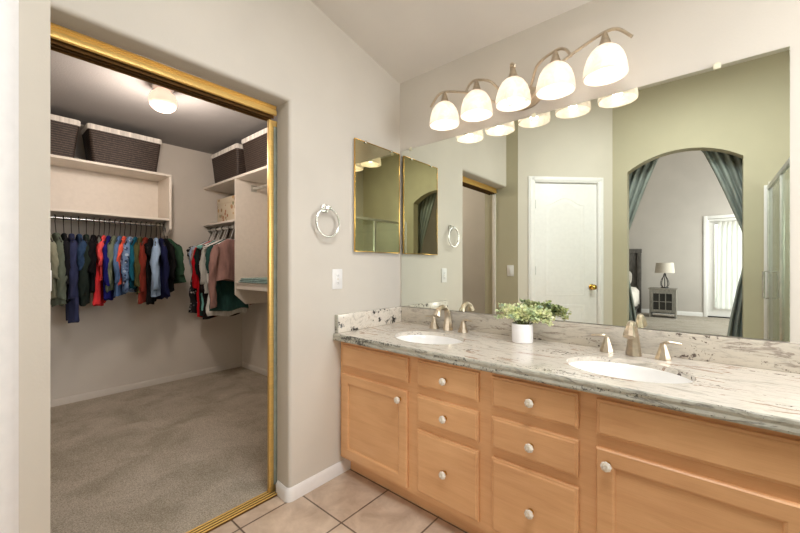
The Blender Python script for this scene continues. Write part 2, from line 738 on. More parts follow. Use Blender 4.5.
AY = -2.50                   # arched wall
SX, SY = .13, -1.765         # stub corner
XR = 3.0                     # right wall
struct('floor', G().box(-.135, XR + .1, -2.62, .1, -.05, 0), M['tile'], smooth=0)
struct('floor_closet', G().box(-2.75, -.150, -2.25, .28, -.05, .008), M['carpet'], smooth=0)
struct('floor_bedroom', G().box(-2.6, 3.6, -9.45, -2.62, -.05, .004), M['bed_carpet'], smooth=0)
# mirror wall
struct('wall_back', G().prism([(-.11, 0), (XR + .1, 0), (XR + .1, CZ), (-.11, CZ)], 'y', 0, .12), M['wall'], smooth=0)


# left wall with rounded corner bead at the closet opening and header
def left_wall():
    g = G()
    r = .02
    y0, zt = -.872, 2.051
    # solid part, plan outline with rounded corner
    pl = [(0, 0), (0, y0 + r)]
    for k in range(1, 7):
        a = PI / 2 * k / 6
        pl.append((-r + r * math.cos(a), y0 + r - r * math.sin(a)))
    pl += [(-.11, y0), (-.11, 0)]
    n = len(pl)
    vs = [(x, y, 0) for x, y in pl] + [(x, y, zt + r) for x, y in pl]
    fs = [tuple(range(n)), tuple(range(n, 2 * n))] + [(i, (i + 1) % n, n + (i + 1) % n, n + i) for i in range(n)]
    g.add(vs, fs)
    ya, yb = 0, y0 + r
    za = zt + r
    vs = [(-.11, ya, za), (0, ya, za), (0, yb, za), (-.11, yb, za), (-.11, ya, cz(ya)), (0, ya, cz(ya)), (0, yb, cz(yb)), (-.11, yb, cz(yb))]
    g.add(vs, [(4, 5, 6, 7), (0, 1, 5, 4), (1, 2, 6, 5), (3, 0, 4, 7)])
    # header over the opening, rounded lower edge
    hp = [(0, zt + r)]
    for k in range(1, 7):
        a = PI / 2 * k / 6
        hp.append((-r + r * math.cos(a), zt + r - r * math.sin(a)))
    hp += [(-.11, zt)]
    n = len(hp) + 2
    vs = []
    for y in (y0 + r, SY - .05):
        vs += [(x, y, z) for x, z in hp] + [(-.11, y, cz(y)), (0, y, cz(y))]
    fs = [tuple(range(n)), tuple(range(n, 2 * n))] + [(i, (i + 1) % n, n + (i + 1) % n, n + i) for i in range(n)]
    g.add(vs, fs)
    return g


struct('wall_left', left_wall(), M['wall'])
# stub wall beyond the closet opening
g = G()
pl = [(-.25, SY), (SX, SY), (SX - .05, SY - .07), (-.25, SY - .07)]
vs = [(x, y, 0) for x, y in pl] + [(x, y, cz(y)) for x, y in pl]
g.add(vs, [(0, 1, 2, 3), (4, 5, 6, 7), (0, 1, 5, 4), (1, 2, 6, 5), (2, 3, 7, 6), (3, 0, 4, 7)])
struct('wall_stub', g, M['wall_olive'], smooth=0)

# angled wall with the toilet room door (local frame: x along wall, +y faces the room)
ARZ = -PI / 4
D0, D1, DH = .185, .870, 2.085
g = G()
for a, b, z0 in ((-.001, D0 - .01, 0), (D1 + .01, 1.07, 0), (D0 - .01, D1 + .01, DH + .01)):
    y0w, y1w = SY - a * .7071, SY - b * .7071
    vs = []
    for yy in (0, -.1):
        vs += [(a, yy, z0), (b, yy, z0), (b, yy, cz(y1w)), (a, yy, cz(y0w))]
    g.add(vs, [(0, 1, 2, 3), (7, 6, 5, 4), (0, 4, 5, 1), (1, 5, 6, 2), (2, 6, 7, 3), (3, 7, 4, 0)])
struct('wall_angled', g, M['wall_pale_olive'], smooth=0, loc=(SX, SY, 0), rot=(0, 0, ARZ))


# arched wall
def arch_wall():
    x0, x1, zs, za = 1.0, 1.878, 2.185, 2.335
    c, h = (x1 - x0), za - zs
    R = (c * c / 4 + h * h) / (2 * h)
    xm, zc = (x0 + x1) / 2, za - R
    a0 = math.asin((c / 2) / R)
    pts = [(.84, 0), (x0, 0), (x0, zs)]
    for k in range(1, 24):
        a = -a0 + 2 * a0 * k / 24
        pts.append((xm + R * math.sin(a), zc + R * math.cos(a)))
    pts += [(x1, zs), (x1, 0), (XR + .1, 0), (XR + .1, cz(AY)), (.84, cz(AY))]
    return G().prism(pts, 'y', AY, AY - .12)


struct('wall_arched', arch_wall(), M['wall_olive'], smooth=20)
# right wall with unseen window opening over the tub side, added for light
g = G()
wy0, wy1, wz0, wz1 = -1.12, -.12, 1.2, 2.15
for a, b, z0, z1 in ((AY, wy0, 0, 3), (wy1, 0, 0, 3), (wy0, wy1, 0, wz0), (wy0, wy1, wz1, 3)):
    ya, yb = a, b
    za, zb = (cz(a), cz(b)) if z1 == 3 else (z1, z1)
    vs = []
    for xx in (XR, XR + .1):
        vs += [(xx, ya, z0), (xx, yb, z0), (xx, yb, zb), (xx, ya, za)]
    g.add(vs, [(0, 1, 2, 3), (7, 6, 5, 4), (0, 4, 5, 1), (1, 5, 6, 2), (2, 6, 7, 3), (3, 7, 4, 0)])
struct('wall_right', g, M['wall'], smooth=0)
g = G()
g.box(XR + .02, XR + .06, wy0, wy0 + .04, wz0, wz1).box(XR + .02, XR + .06, wy1 - .04, wy1, wz0, wz1)
g.box(XR + .02, XR + .06, wy0 + .04, wy1 - .04, wz0, wz0 + .04).box(XR + .02, XR + .06, wy0 + .04, wy1 - .04, wz1 - .04, wz1)
w = struct('added_window_1', g, M['white'], smooth=0)
G().box(XR + .035, XR + .045, wy0 + .04, wy1 - .04, wz0 + .04, wz1 - .04).build('pane', M['pane'], w, 0)
# sloping ceiling with an unseen skylight, added for overhead fill
g = G()
KX0, KX1, KY0, KY1 = 1.22, 1.88, -1.65, -.99
for xa, xb, ya, yb in ((-.12, XR + .1, 0, KY1), (-.12, XR + .1, KY0, -2.62), (-.12, KX0, KY1, KY0), (KX1, XR + .1, KY1, KY0)):
    vs = [(xa, ya, cz(ya)), (xb, ya, cz(ya)), (xb, yb, cz(yb)), (xa, yb, cz(yb))]
    g.add(vs + [(x, y, z + .10) for x, y, z in vs], [(0, 1, 2, 3), (7, 6, 5, 4), (0, 4, 5, 1), (1, 5, 6, 2), (2, 6, 7, 3), (3, 7, 4, 0)])
struct('ceiling', g, M['ceiling'], smooth=0)
vs = [(KX0, KY1, cz(KY1) + .07), (KX1, KY1, cz(KY1) + .07), (KX1, KY0, cz(KY0) + .07), (KX0, KY0, cz(KY0) + .07)]
struct('added_skylight_3', G().add(vs + [(x, y, z + .01) for x, y, z in vs], [(0, 1, 2, 3), (7, 6, 5, 4), (0, 4, 5, 1), (1, 5, 6, 2), (2, 6, 7, 3), (3, 7, 4, 0)]), M['pane'], smooth=0)

# closet shell
struct('wall_closet_back', G().box(-2.74, -2.62, -2.1, .15, 0, 2.47), M['closet'], smooth=0)
struct('wall_closet_right', G().box(-2.74, -.12, .15, .27, 0, 2.47), M['closet'], smooth=0)
struct('wall_closet_left', G().box(-2.74, -.12, -2.22, -2.1, 0, 2.47), M['closet'], smooth=0)
g = G().box(-.118, -.112, -.872, .15, 0, 2.47)
g.box(-.12, -.112, -2.1, SY - .08, 0, 2.47)
struct('wall_closet_front', g, M['closet'], smooth=0)
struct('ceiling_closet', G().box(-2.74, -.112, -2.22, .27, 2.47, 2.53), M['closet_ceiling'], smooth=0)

# bedroom shell
BZ, BY = 4.1, -9.35
DX0, DX1 = 1.665, 2.56       # french door opening
g = G().box(-2.6, DX0, BY, BY - .12, 0, BZ).box(DX1, 3.6, BY, BY - .12, 0, BZ).box(DX0, DX1, BY, BY - .12, 2.33, BZ)
struct('wall_bedroom_far', g, M['bed_wall'], smooth=0)
struct('wall_bedroom_left', G().box(-2.6, -2.5, BY, -2.62, 0, BZ), M['bed_wall'], smooth=0)
g = G()
for a, b, z0, z1 in ((BY, -9.1, 0, BZ), (-6.1, -2.62, 0, BZ), (-9.1, -6.1, 0, .75), (-9.1, -6.1, 2.75, BZ)):
    g.box(3.52, 3.62, a, b, z0, z1)
struct('wall_bedroom_right', g, M['bed_wall'], smooth=0)
g = G().box(3.53, 3.57, -9.1, -9.05, .75, 2.75).box(3.53, 3.57, -6.15, -6.1, .75, 2.75).box(3.53, 3.57, -7.63, -7.57, .75, 2.75)
g.box(3.53, 3.57, -9.05, -6.15, .75, .8).box(3.53, 3.57, -9.05, -6.15, 2.7, 2.75)
w = struct('added_window_2', g, M['white'], smooth=0)  # unseen bedroom side window, added to carry the fill light
G().box(3.545, 3.555, -9.05, -6.15, .8, 2.7).build('pane', M['pane'], w, 0)
g = G().box(-2.6, .84, -2.62, -2.64, 0, BZ).box(XR + .1, 3.6, -2.62, -2.64, 0, BZ).box(.84, XR + .1, -2.62, -2.64, 3.0, BZ)
struct('wall_bedroom_near', g, M['bed_wall'], smooth=0)
struct('ceiling_bedroom', G().box(-2.6, 3.62, BY - .12, -2.62, BZ, BZ + .06), M['ceiling'], smooth=0)
tag(struct('ground_patio', G().box(-3, 8, -16, BY - .12, -.1, -.02), M['patio'], smooth=0), kind='structure')


# baseboards
def base_prof(h=.068, t=.014):
    return [(0, 0), (t, 0), (t, h - .018), (t - .006, h - .006), (t - .010, h), (0, h)]


def baseboard(name, p0, p1, nx, ny, mat='white', h=.068, parent=None):
    # profile offset along the normal n
    rings = []
    for p in (p0, p1):
        rings.append([(p[0] + nx * a, p[1] + ny * a, z + .001) for a, z in base_prof(h)])
    return G().loft(rings)


g = G()
# along left wall, round the bead and into the reveal
path = [((0.0, -.47), (1, 0)), ((0.0, -.858), (1, 0))]
for k in range(1, 6):
    a = PI / 2 * k / 5
    path.append(((-.02 + .02 * math.cos(a), -.858 - .02 * math.sin(a)), (math.cos(a), -math.sin(a))))
path.append(((-.108, -.872), (0, -1)))
g.loft([[(p[0] + n[0] * a, p[1] + n[1] * a, z + .001) for a, z in base_prof()] for p, n in path])
struct('baseboard_left', g, M['white'])
struct('baseboard_closet_back', baseboard('b', (-2.62, -2.1), (-2.62, .136), 1, 0, h=.065), M['closet'])
struct('baseboard_closet_right', baseboard('b', (-2.606, .15), (-.12, .15), 0, -1, h=.065), M['closet'])
struct('baseboard_stub', baseboard('b', (-.1, SY), (SX, SY), 0, 1), M['white'])
struct('baseboard_arched', baseboard('b', (.90, AY), (1.0, AY), 0, 1), M['white'])
struct('baseboard_bedroom', baseboard('b', (-2.5, BY), (1.58, BY), 0, 1, h=.10), M['white'])

# toilet room door
door = G()
dr = struct('door_1', G().box(D0, D1, -.045, -.012, .012, DH - .004, .002), M['white'], loc=(SX, SY, 0), rot=(0, 0, ARZ))


def arched_panel(g, x0, x1, z0, z1, rise, y):
    """raised moulding ring and field, arched when rise > 0"""
    def outline(ins):
        a, b = x0 + ins, x1 - ins
        pts = [(a, z0 + ins), (b, z0 + ins), (b, z1 - ins)]
        if rise:
            for k in range(1, 16):
                t = k / 16
                pts.append((b + (a - b) * t, z1 - ins + rise * (0.5 - 0.5 * math.cos(2 * PI * t))))
        pts.append((a, z1 - ins))
        return pts
    prof = [(0, 0), (.004, .002), (.012, .002), (.020, -.002), (.030, -.0025), (.050, .0015), (.054, .0015)]
    rings = [[(px, y + d, pz) for px, pz in outline(i)] for i, d in prof]
    g.loft(rings, cap=False)
    g.add([p for p in rings[-1]], [tuple(range(len(rings[-1])))])


g = G()
arched_panel(g, .295, .735, .89, 1.86, .075, -.0118)
g.build('raised_panel', M['white'], dr, 50)
g = G()
arched_panel(g, .295, .735, .16, .80, 0, -.0118)
g.build('raised_panel', M['white'], dr, 50)
g = G()
for a, b, z0, z1 in ((D0 - .078, D0 - .004, 0, DH + .062), (D1 + .004, D1 + .062, 0, DH + .062), (D0 - .004, D1 + .004, DH + .004, DH + .062)):
    g.box(a, b, .0005, .012, z0 + .001, z1, .003)
    ins = .016
    if b - a < .1:
        g.box(a + ins, b - ins, .010, .017, z0 + .001, z1 - ins, .003)
    else:
        g.box(a - .04, b + .04, .010, .017, z0 + ins, z1 - ins, .003)
g.box(D0 - .0095, D0 - .002, -.10, .0, .001, DH + .004).box(D1 + .002, D1 + .0095, -.10, .0, .001, DH + .004).box(D0, D1, -.10, .0, DH, DH + .009)
g.build('door_casing', M['white'], dr)
g = G()
g.lathe([(.0, .012), (.030, .012), (.031, .006), (.014, .0), (.011, -.0), (.012, -.012), (.024, -.026), (.029, -.040), (.024, -.052), (.0, -.057)], (D1 - .06, -.001, .985), 20, 'y')
g.v = [(x, -(y + .001) - .001, z) for x, y, z in g.v]
g.v = [(x, -y - .0, z) for x, y, z in g.v]
k = g.build('door_knob', M['brass'], dr)
for zz in (.25, 1.16, 1.86):
    g = G().box(D0 - .006, D0 + .010, -.013, -.003, zz - .045, zz + .045, .002)
    g.lathe([(0, -.05), (.005, -.05), (.005, .05), (0, .05)], (D0 - .002, -.003, zz), 8)
    g.build('hinge', M['steel'], dr)

# french door in the bedroom
g = G()
for a, b, z0, z1 in ((DX0 - .075, DX0, 0, 2.405), (DX1, DX1 + .075, 0, 2.405), (DX0, DX1, 2.33, 2.405)):
    g.box(a, b, BY + .0005, BY + .02, z0 + .005, z1, .004)
fd = struct('door_2', g, M['white'])
g = G()
g.box(DX0 + .005, DX0 + .13, BY - .06, BY - .02, .03, 2.32).box(DX1 - .13, DX1 - .005, BY - .06, BY - .02, .03, 2.32)
g.box(DX0 + .13, DX1 - .13, BY - .06, BY - .02, .03, .26).box(DX0 + .13, DX1 - .13, BY - .06, BY - .02, 2.2, 2.32)
lf = g.build('door_leaf', M['white'], fd, 0)
G().box(DX0 + .13, DX1 - .13, BY - .045, BY - .038, .26, 2.2).build('pane', M['pane'], lf, 0)
G().box(DX0, DX1, BY - .10, BY + .01, .0, .03).build('threshold', M['dark_metal'], fd, 0)

# sheer curtain on the french door
t = thing('sheer_curtain', (DX0 + .52, BY + .06, 0), 'white sheer curtain hanging on the bedroom french door', 'curtain')
g = G()
N, K = 90, 14
x0, x1 = -.34, .40
top = []
rows = []
for k in range(K + 1):
    z = 2.24 + (.22 - 2.24) * k / K
    pinch = 1 + .10 * (k / K) ** .7
    rows.append([(x0 * pinch * (1 if k else .95) + (x1 - x0) * pinch * i / N, .010 * math.sin(i * .62) + .003 * math.sin(i * 1.5 + k * .2), z) for i in range(N + 1)])
g.loft(rows, cap=False, closed=False)
vo = g.build('curtain_fabric', M['sheer'], t, 80)
G().tube([(-.48, 0, 2.25), (.42, 0, 2.25)], .008).tube([(-.46, -.05, 2.25), (-.46, 0, 2.25)], .006).build('curtain_rod', M['steel'], t)

# shower tile lining and curb behind the glass
struct('trim_1', G().box(2.03, XR - .012, AY + .001, AY + .012, 0, 1.93).box(XR - .012, XR - .001, AY + .012, -1.25, 0, 1.93), M['shower_tile'], smooth=0)
struct('trim_2', G().box(1.985, 2.075, AY + .001, -1.25, 0, .11, .006).box(2.075, XR - .013, -1.34, -1.25, 0, .11, .006), M['shower_tile'])
struct('trim_3', G().box(2.005, 2.029, AY + .001, AY + .02, .111, 1.90, .004), M['white'])

# ------------------------------------------------------------------ shower enclosure
SHX = 2.035
t = thing('shower_enclosure', (SHX, -1.9, .11), 'glass shower enclosure with metal frame standing by the olive arched wall', 'shower')
ST = 1.745


def sh(name, a, b, z0, z1, m, dx=.012):
    G().box(-dx, dx, a, b, z0, z1, .002).build(name, m, t)


sh('bottom_rail', -.568, .64, .0, .025, M['steel'])
sh('top_rail', -.568, .64, ST, ST + .035, M['steel'])
for yy in (-.568, .09, .615):
    sh('frame_post', yy, yy + .025, .026, ST - .001, M['steel'])
G().box(-.004, .004, -.53, .085, .03, ST - .003).build('glass_door', M['glass'], t, 0)
G().box(-.004, .004, .118, .612, .03, ST - .003).build('glass_panel', M['glass'], t, 0)
g = G()
g.box(-.010, .010, -.542, -.531, .028, ST - .002).box(-.010, .010, .073, .088, .028, ST - .002)
g.build('door_frame', M['steel'], t)
for s_ in (-1, 1):
    G().tube([(.012 * s_, -.44, .83), (.045 * s_, -.44, .83), (.045 * s_, -.44, 1.05), (.012 * s_, -.44, 1.05)], .009).build('door_handle', M['chrome'], t)
g = G()
g.box(.013, .86, .60, .612, .03, ST - .003)
g.build('return_panel', M['glass'], t, 0)
G().box(.013, .93, .592, .620, ST, ST + .035, .002).build('return_rail', M['steel'], t)

# ------------------------------------------------------------------ arch curtains in the bedroom
rod = thing('curtain_rod', (1.44, -2.74, 2.52), 'dark curtain rod above the bedroom side of the archway', 'curtain rod')
g = G().tube([(-.95, 0, 0), (.95, 0, 0)], .012)
g.lathe([(0, -.04), (.022, -.02), (.024, 0), (.012, .02)], (-.95, 0, 0), 12, 'x').lathe([(.012, -.02), (.024, 0), (.022, .02), (0, .04)], (.95, 0, 0), 12, 'x')
g.build('rod', M['dark_metal'], rod)
for xx in (-.85, .85):
    G().box(xx - .01, xx + .01, -.01, .098, -.015, .005).build('bracket', M['dark_metal'], rod)


def arch_curtain(name, side, label):
    # side +1 hangs at the right jamb (higher x), inner edge first
    t = thing(name, (1.44, -2.74, 0), label, 'curtain', None)
    rows = []
    ks = [(2.50, .05, .62), (2.32, .17, .66), (2.10, .255, .68), (1.9, .325, .69), (1.7, .39, .70), (1.55, .44, .68), (1.42, .475, .62), (1.35, .478, .60), (1.2, .45, .64), (1.0, .41, .66), (.7, .36, .68), (.45, .33, .70), (.2, .31, .72), (.03, .30, .72)]
    if side < 0:
        ks = [(z, a + .035, b + .03) for z, a, b in ks]
    N = 70
    zs = [k[0] for k in ks]
    for z, a, b in ks:
        wd = b - a
        amp = .012 + .020 * min(1, wd / .5)
        row = []
        for i in range(N + 1):
            u = i / N
            row.append((side * (a + wd * u), amp * math.sin(u * 2 * PI * 7 + .3 * math.sin(z * 3)) + .006 * math.sin(u * 40 + z * 2), z))
        rows.append(row)
    # give it cloth thickness: back layer
    g = G()
    g.loft(rows, cap=False, closed=False)
    o = g.build('curtain_fabric', M['curtain'], t, 80)
    md = o.modifiers.new('thick', 'SOLIDIFY')
    md.thickness = .003
    rr = [(side * .462 if side > 0 else -.50, -.045, 1.37), (side * .55, -.05, 1.38), (side * .63, -.03, 1.42), (side * .64, .03, 1.42), (side * .55, .045, 1.38), (side * .47, .04, 1.37)]
    G().tube(catmull(rr + rr[:1], 4), .012, 8).build('tieback', M['curtain'], t)
    return t


arch_curtain('teal_curtain', 1, 'teal curtain tied back at the shower side of the archway')
arch_curtain('teal_curtain', -1, 'teal curtain tied back at the white door side of the archway')

# ------------------------------------------------------------------ bedroom furniture
NX, NY = .86, -8.66
t = thing('nightstand', (NX, NY, .004), 'grey wooden nightstand with two by three glass panes beside the bed', 'nightstand')
g = G().box(-.27, .27, -.20, .20, .66, .69, .004)
g.build('top', M['night_wood'], t)
g = G().box(-.255, -.225, -.19, .19, .0, .66).box(.225, .255, -.19, .19, .0, .66).box(-.225, .225, -.19, .19, .10, .12).box(-.225, .225, -.19, -.175, .12, .66)
g.box(-.225, .225, .165, .19, .60, .66).box(-.225, .225, .165, .19, .10, .145)
g.build('body', M['night_wood'], t, 0)
g = G().box(-.222, -.18, .17, .196, .148, .598).box(.18, .222, .17, .196, .148, .598).box(-.18, .18, .17, .196, .148, .185).box(-.18, .18, .17, .196, .565, .598)
g.box(-.068, -.052, .17, .196, .185, .565).box(.052, .068, .17, .196, .185, .565).box(-.18, .18, .17, .195, .367, .383)
d_ = g.build('door', M['night_wood'], t, 0)
G().box(-.178, .178, .178, .182, .187, .563).build('pane', M['dark_glass'], d_, 0)
G().lathe([(.005, 0), (.005, -.012), (.013, -.02), (0, -.028)], (0, 0, 0), 12, 'y').build('knob', M['dark_metal'], d_, loc=(.20, .197, .38), rot=(0, 0, PI))

t = thing('table_lamp', (NX + .03, NY, .695), 'table lamp with drum shade and wire bottle base on nightstand', 'lamp')
G().lathe([(0, 0), (.075, 0), (.08, .008), (.075, .022), (0, .024)], n=24).build('base', M['dark_metal'], t)
g = G()
prof = [(.045, .022), (.075, .06), (.082, .12), (.062, .20), (.028, .27), (.018, .33)]
for k in range(8):
    a = 2 * PI * k / 8
    g.tube(catmull([(r * math.cos(a), r * math.sin(a), z) for r, z in prof], 3), .0055, 6)
g.build('wire_body', M['dark_metal'], t)
G().lathe([(.018, .325), (.02, .34), (.01, .36), (.01, .42), (0, .42)], n=12).build('neck', M['dark_metal'], t)
g = G().lathe([(.195, .355), (.170, .595), (.167, .595), (.192, .355)], n=36)
g.v = g.v
g.build('lamp_shade', M['linen'], t)

t = thing('bed', (-.55, -8.3, .004), 'bed with weathered wood headboard and pale bedding beside the nightstand', 'bed')
g = G().box(-.85, .85, -.98, -.93, .2, 1.55, .004).box(-.90, .92, -.99, -.90, 1.55, 1.66, .008)
for xx in (-.88, .82):
    g.box(xx, xx + .09, -.985, -.90, 0, 1.55, .005)
for zz in (.75, 1.0, 1.25):
    g.box(-.79, .82, -.93, -.915, zz, zz + .012)
g.build('headboard', M['dark_wood'], t)
g = G().box(-.85, .86, -.90, 1.25, .12, .30, .01)
for xx in (-.82, .76):
    g.box(xx, xx + .07, 1.15, 1.22, 0, .12)
g.build('bed_frame', M['dark_wood'], t)
G().box(-.82, .83, -.89, 1.2, .30, .56, .05, 4).build('mattress', M['bedding'], t)
# duvet draped over the mattress
g = G()
rows = []
for k in range(16):
    y = -.25 + 1.5 * k / 15
    row = []
    for i in range(25):
        u = -1 + 2 * i / 24
        x = .93 * math.copysign(min(1, abs(u) * 1.25), u)
        drop = max(0, abs(u) - .8) / .2
        z = .66 - .38 * drop + .015 * math.sin(i * 1.3 + k) + .02 * math.sin(k * .9) * (1 - drop)
        row.append((x + .012 * math.sin(k * 2.1) * drop, y, z))
    rows.append(row)
g.loft(rows, cap=False, closed=False)
o = g.build('duvet', M['bedding'], t, 80)
sm = o.modifiers.new('t', 'SOLIDIFY')
sm.thickness = .04
sm.offset = 0


def pillow(name, loc, rx, label, mat, w=.62, h=.42, d=.13, group=None):
    g = G()
    rings = []
    n = 28
    for k in range(13):
        t_ = -1 + 2 * k / 12
        sc_ = math.sqrt(max(0, 1 - abs(t_) ** 2.6)) if abs(t_) < 1 else 0
        rings.append([(w / 2 * math.copysign(abs(math.cos(a)) ** .55, math.cos(a)) * (.55 + .45 * sc_), t_ * d / 2, h / 2 * math.copysign(abs(math.sin(a)) ** .55, math.sin(a)) * (.55 + .45 * sc_)) for a in [2 * PI * i / n for i in range(n)]])
    g.loft(rings)
    o = g.build(name, mat, None, 80, loc=loc, rot=(rx, 0, 0))
    return tag(o, label, 'pillow', group)


pillow('pillow', (-.13, -9.06, .91), math.radians(12), 'pale pillow leaning on the weathered bed headboard', M['bedding'])
pillow('pillow', (-.92, -9.06, .91), math.radians(12), 'pillow on the far half of the bed from nightstand', M['bedding'])

# ------------------------------------------------------------------ vanity cabinet
VY, VX1 = -.555, 1.86
van = thing('vanity_cabinet', (0, 0, 0), 'long honey maple double vanity cabinet with drawers and crystal knobs', 'cabinet')
g = G()
YF = VY + .019               # face frame front plane
# carcass
g.box(.003, .022, YF + .019, -.003, .10, .782).box(VX1 - .02, VX1, YF + .019, -.003, .10, .782).box(.022, VX1 - .02, YF + .02, -.003, .10, .118)
g.box(.022, VX1 - .02, -.012, -.003, .118, .782)
for xx in (.545, .925, 1.31):
    g.box(xx - .009, xx + .009, YF + .02, -.012, .118, .58)
g.build('carcass', M['wood'], van, 0)
g = G()
g.box(.003, VX1, YF, YF + .019, .745, .782).box(.003, VX1, YF, YF + .019, .10, .135)
for a, b in ((.003, .05), (.505, .588), (.885, .966), (1.27, 1.35), (VX1 - .05, VX1)):
    g.box(a, b, YF, YF + .019, .135, .745)
for a, b in ((.05, .505), (1.35, VX1 - .05)):
    g.box(a, b, YF, YF + .019, .585, .640)
for a, b in ((.588, .885), (.966, 1.27)):
    g.box(a, b, YF, YF + .019, .585, .640).box(a, b, YF, YF + .019, .425, .472)
g.build('face_frame', M['wood'], van, 0)
G().box(.003, VX1, -.47, -.452, .001, .0995).build('toe_kick', M['wood'], van, 0)


def knob(parent, x, z, y):
    g = G()
    g.lathe([(0, 0), (.011, 0), (.011, -.003), (.006, -.005), (.005, -.010), (.0065, -.012)], n=14, ax='y')
    k = g.build('knob', M['brass'], parent, loc=(x, y, z))
    g = G()
    g.lathe([(.006, -.011), (.0145, -.015), (.0175, -.021), (.015, -.028), (.008, -.031), (0, -.0315)], n=8, ax='y')
    g.build('crystal', M['crystal'], k, 10)
    for o in (k,):
        o.rotation_euler = (0, 0, PI)
    return k


# lathe 'y' builds towards +y for negative heights; rotated by pi so that it points to -y
def front(name, x0, x1, z0, z1, kx=None, kz=None):
    """slab front with routed edge"""
    g = G()
    def rect(i, y):
        return [(x0 + i, y, z0 + i), (x1 - i, y, z0 + i), (x1 - i, y, z1 - i), (x0 + i, y, z1 - i)]
    rings = [rect(0, YF - .0005), rect(0, YF - .011), rect(.002, YF - .0135), rect(.008, YF - .0145), rect(.0085, YF - .0165), rect(.012, YF - .019), rect(.013, YF - .019)]
    g.loft(rings)
    o = g.build(name, M['wood'], van, 25)
    if kx is not None:
        knob(o, kx, kz, YF - .019)
    return o


def cab_door(x0, x1, z0, z1, kx, kz):
    g = G()
    st = .056
    def rect(i, y):
        return [(x0 + i, y, z0 + i), (x1 - i, y, z0 + i), (x1 - i, y, z1 - i), (x0 + i, y, z1 - i)]
    rings = [rect(0, YF - .0005), rect(0, YF - .014), rect(.004, YF - .019), rect(st - .008, YF - .019), rect(st - .004, YF - .0165), rect(st - .001, YF - .015), rect(st, YF - .010), rect(st + .003, YF - .0095), rect(st + .004, YF - .0095)]
    g.loft(rings)
    o = g.build('door', M['wood'], van, 25)
    # stile and rail joints
    knob(o, kx, kz, YF - .019)
    return o


cab_door(.030, .512, .122, .593, .470, .548)
o = front('false_drawer', .035, .517, .634, .756)
for a, b, kx in ((.573, .896, .7345), (.956, 1.282, 1.119)):
    front('drawer', a, b, .634, .758, kx, .693)
    front('drawer', a, b, .465, .594, kx, .526)
    front('drawer', a, b, .132, .427, kx, .280)
front('false_drawer', 1.338, VX1 - .035, .634, .756)
cab_door(1.338, VX1 - .03, .122, .593, 1.372, .548)

# ------------------------------------------------------------------ countertop with two sink cutouts
CT = .822
CYF, CX1 = -.592, 1.905
S1 = (.486, -.335)
S2 = (1.392, -.335)
SA, SB = .205, .155


def ell(c, a, b, z, n=56):
    return [(c[0] + a * math.cos(2 * PI * i / n), c[1] + b * math.sin(2 * PI * i / n), z) for i in range(n)]


def countertop():
    b = bmesh.new()
    def loop(pts):
        vs = [b.verts.new(p) for p in pts]
        es = [b.edges.new((vs[i], vs[(i + 1) % len(vs)])) for i in range(len(vs))]
        return vs, es
    z0, z1 = CT - .039, CT
    e = .004
    def outer(z, ins):
        pts = []
        n = 90
        rnd = random.Random(4)
        pts.append((.0015, -.001, z))
        pts.append((.0015, CYF + ins, z))
        for i in range(1, n):
            x = .0015 + (CX1 - ins - .0015) * i / n
            pts.append((x, CYF + ins + (rnd.random() - .5) * (.004 if ins < .003 else .0015), z))
        pts.append((CX1 - ins, CYF + ins, z))
        pts.append((CX1 - ins, -.001, z))
        return pts
    levels = [(z1, e), (z1 - .004, .001), (z1 - .012, 0), (z1 - .022, .0025), (z1 - .032, .0005), (z0, .003)]
    loops = [loop(outer(z, i)) for z, i in levels]
    for (va, ea), (vb, eb) in zip(loops, loops[1:]):
        for i in range(len(va)):
            j = (i + 1) % len(va)
            f = b.faces.new((va[i], va[j], vb[j], vb[i]))
            f.material_index = 1
    tops = list(loops[0][1])
    bots = list(loops[-1][1])
    for c in (S1, S2):
        t1, te = loop(ell(c, SA, SB, z1))
        t2, be = loop(ell(c, SA, SB, z0))
        for i in range(len(t1)):
            j = (i + 1) % len(t1)
            b.faces.new((t1[i], t2[i], t2[j], t1[j]))
        tops += te
        bots += be
    bmesh.ops.triangle_fill(b, edges=tops, use_beauty=True)
    bmesh.ops.triangle_fill(b, edges=bots, use_beauty=True)
    bmesh.ops.recalc_face_normals(b, faces=b.faces)
    me = bpy.data.meshes.new('countertop')
    b.to_mesh(me)
    b.free()
    me.materials.append(M['granite'])
    me.materials.append(M['granite_edge'])
    o = bpy.data.objects.new('countertop', me)
    COL.objects.link(o)
    return o


ct = countertop()
tag(ct, 'cream granite countertop with two oval sinks along the whole vanity', 'countertop')
G().box(.032, CX1, -.022, -.001, CT + .0005, CT + .105, .002).build('backsplash', M['granite_back'], ct, 35)
g = G().box(.0015, .030, CYF + .012, -.001, CT + .0005, CT + .105, .003)
for k in range(len(g.f)):
    ys = [g.v[i][1] for i in g.f[k]]
    if max(ys) < CYF + .016:
        g.mi[k] = 1
g.build('side_splash', [M['granite_side'], M['granite_edge']], ct, 35)


def sink(c, label):
    t = thing('sink', (c[0], c[1], CT - .020), label, 'sink', 'undermount basins')
    g = G()
    prof = [(.992, 0), (.982, -.001), (.972, -.006), (.965, -.02), (.93, -.06), (.82, -.10), (.58, -.128), (.30, -.14), (.10, -.143)]
    out = [(.10, -.155), (.32, -.152), (.62, -.14), (.88, -.11), (.985, -.065), (.992, -.02)]
    n = 48
    rings = [[(SA * r * math.cos(2 * PI * i / n), SB * r * math.sin(2 * PI * i / n), z) for i in range(n)] for r, z in prof + out]
    g.loft(rings + [rings[0]], cap=False)
    g.build('basin', M['ceramic'], t, 50)
    G().lathe([(.0, -.150), (.017, -.150), (.022, -.138), (.022, -.136), (.014, -.1365), (.0, -.139)], n=20).build('drain', M['nickel'], t)
    return t


sink(S1, 'white oval sink set in the counter near the towel ring wall')
sink(S2, 'white oval sink in the counter between the plant and picture edge')


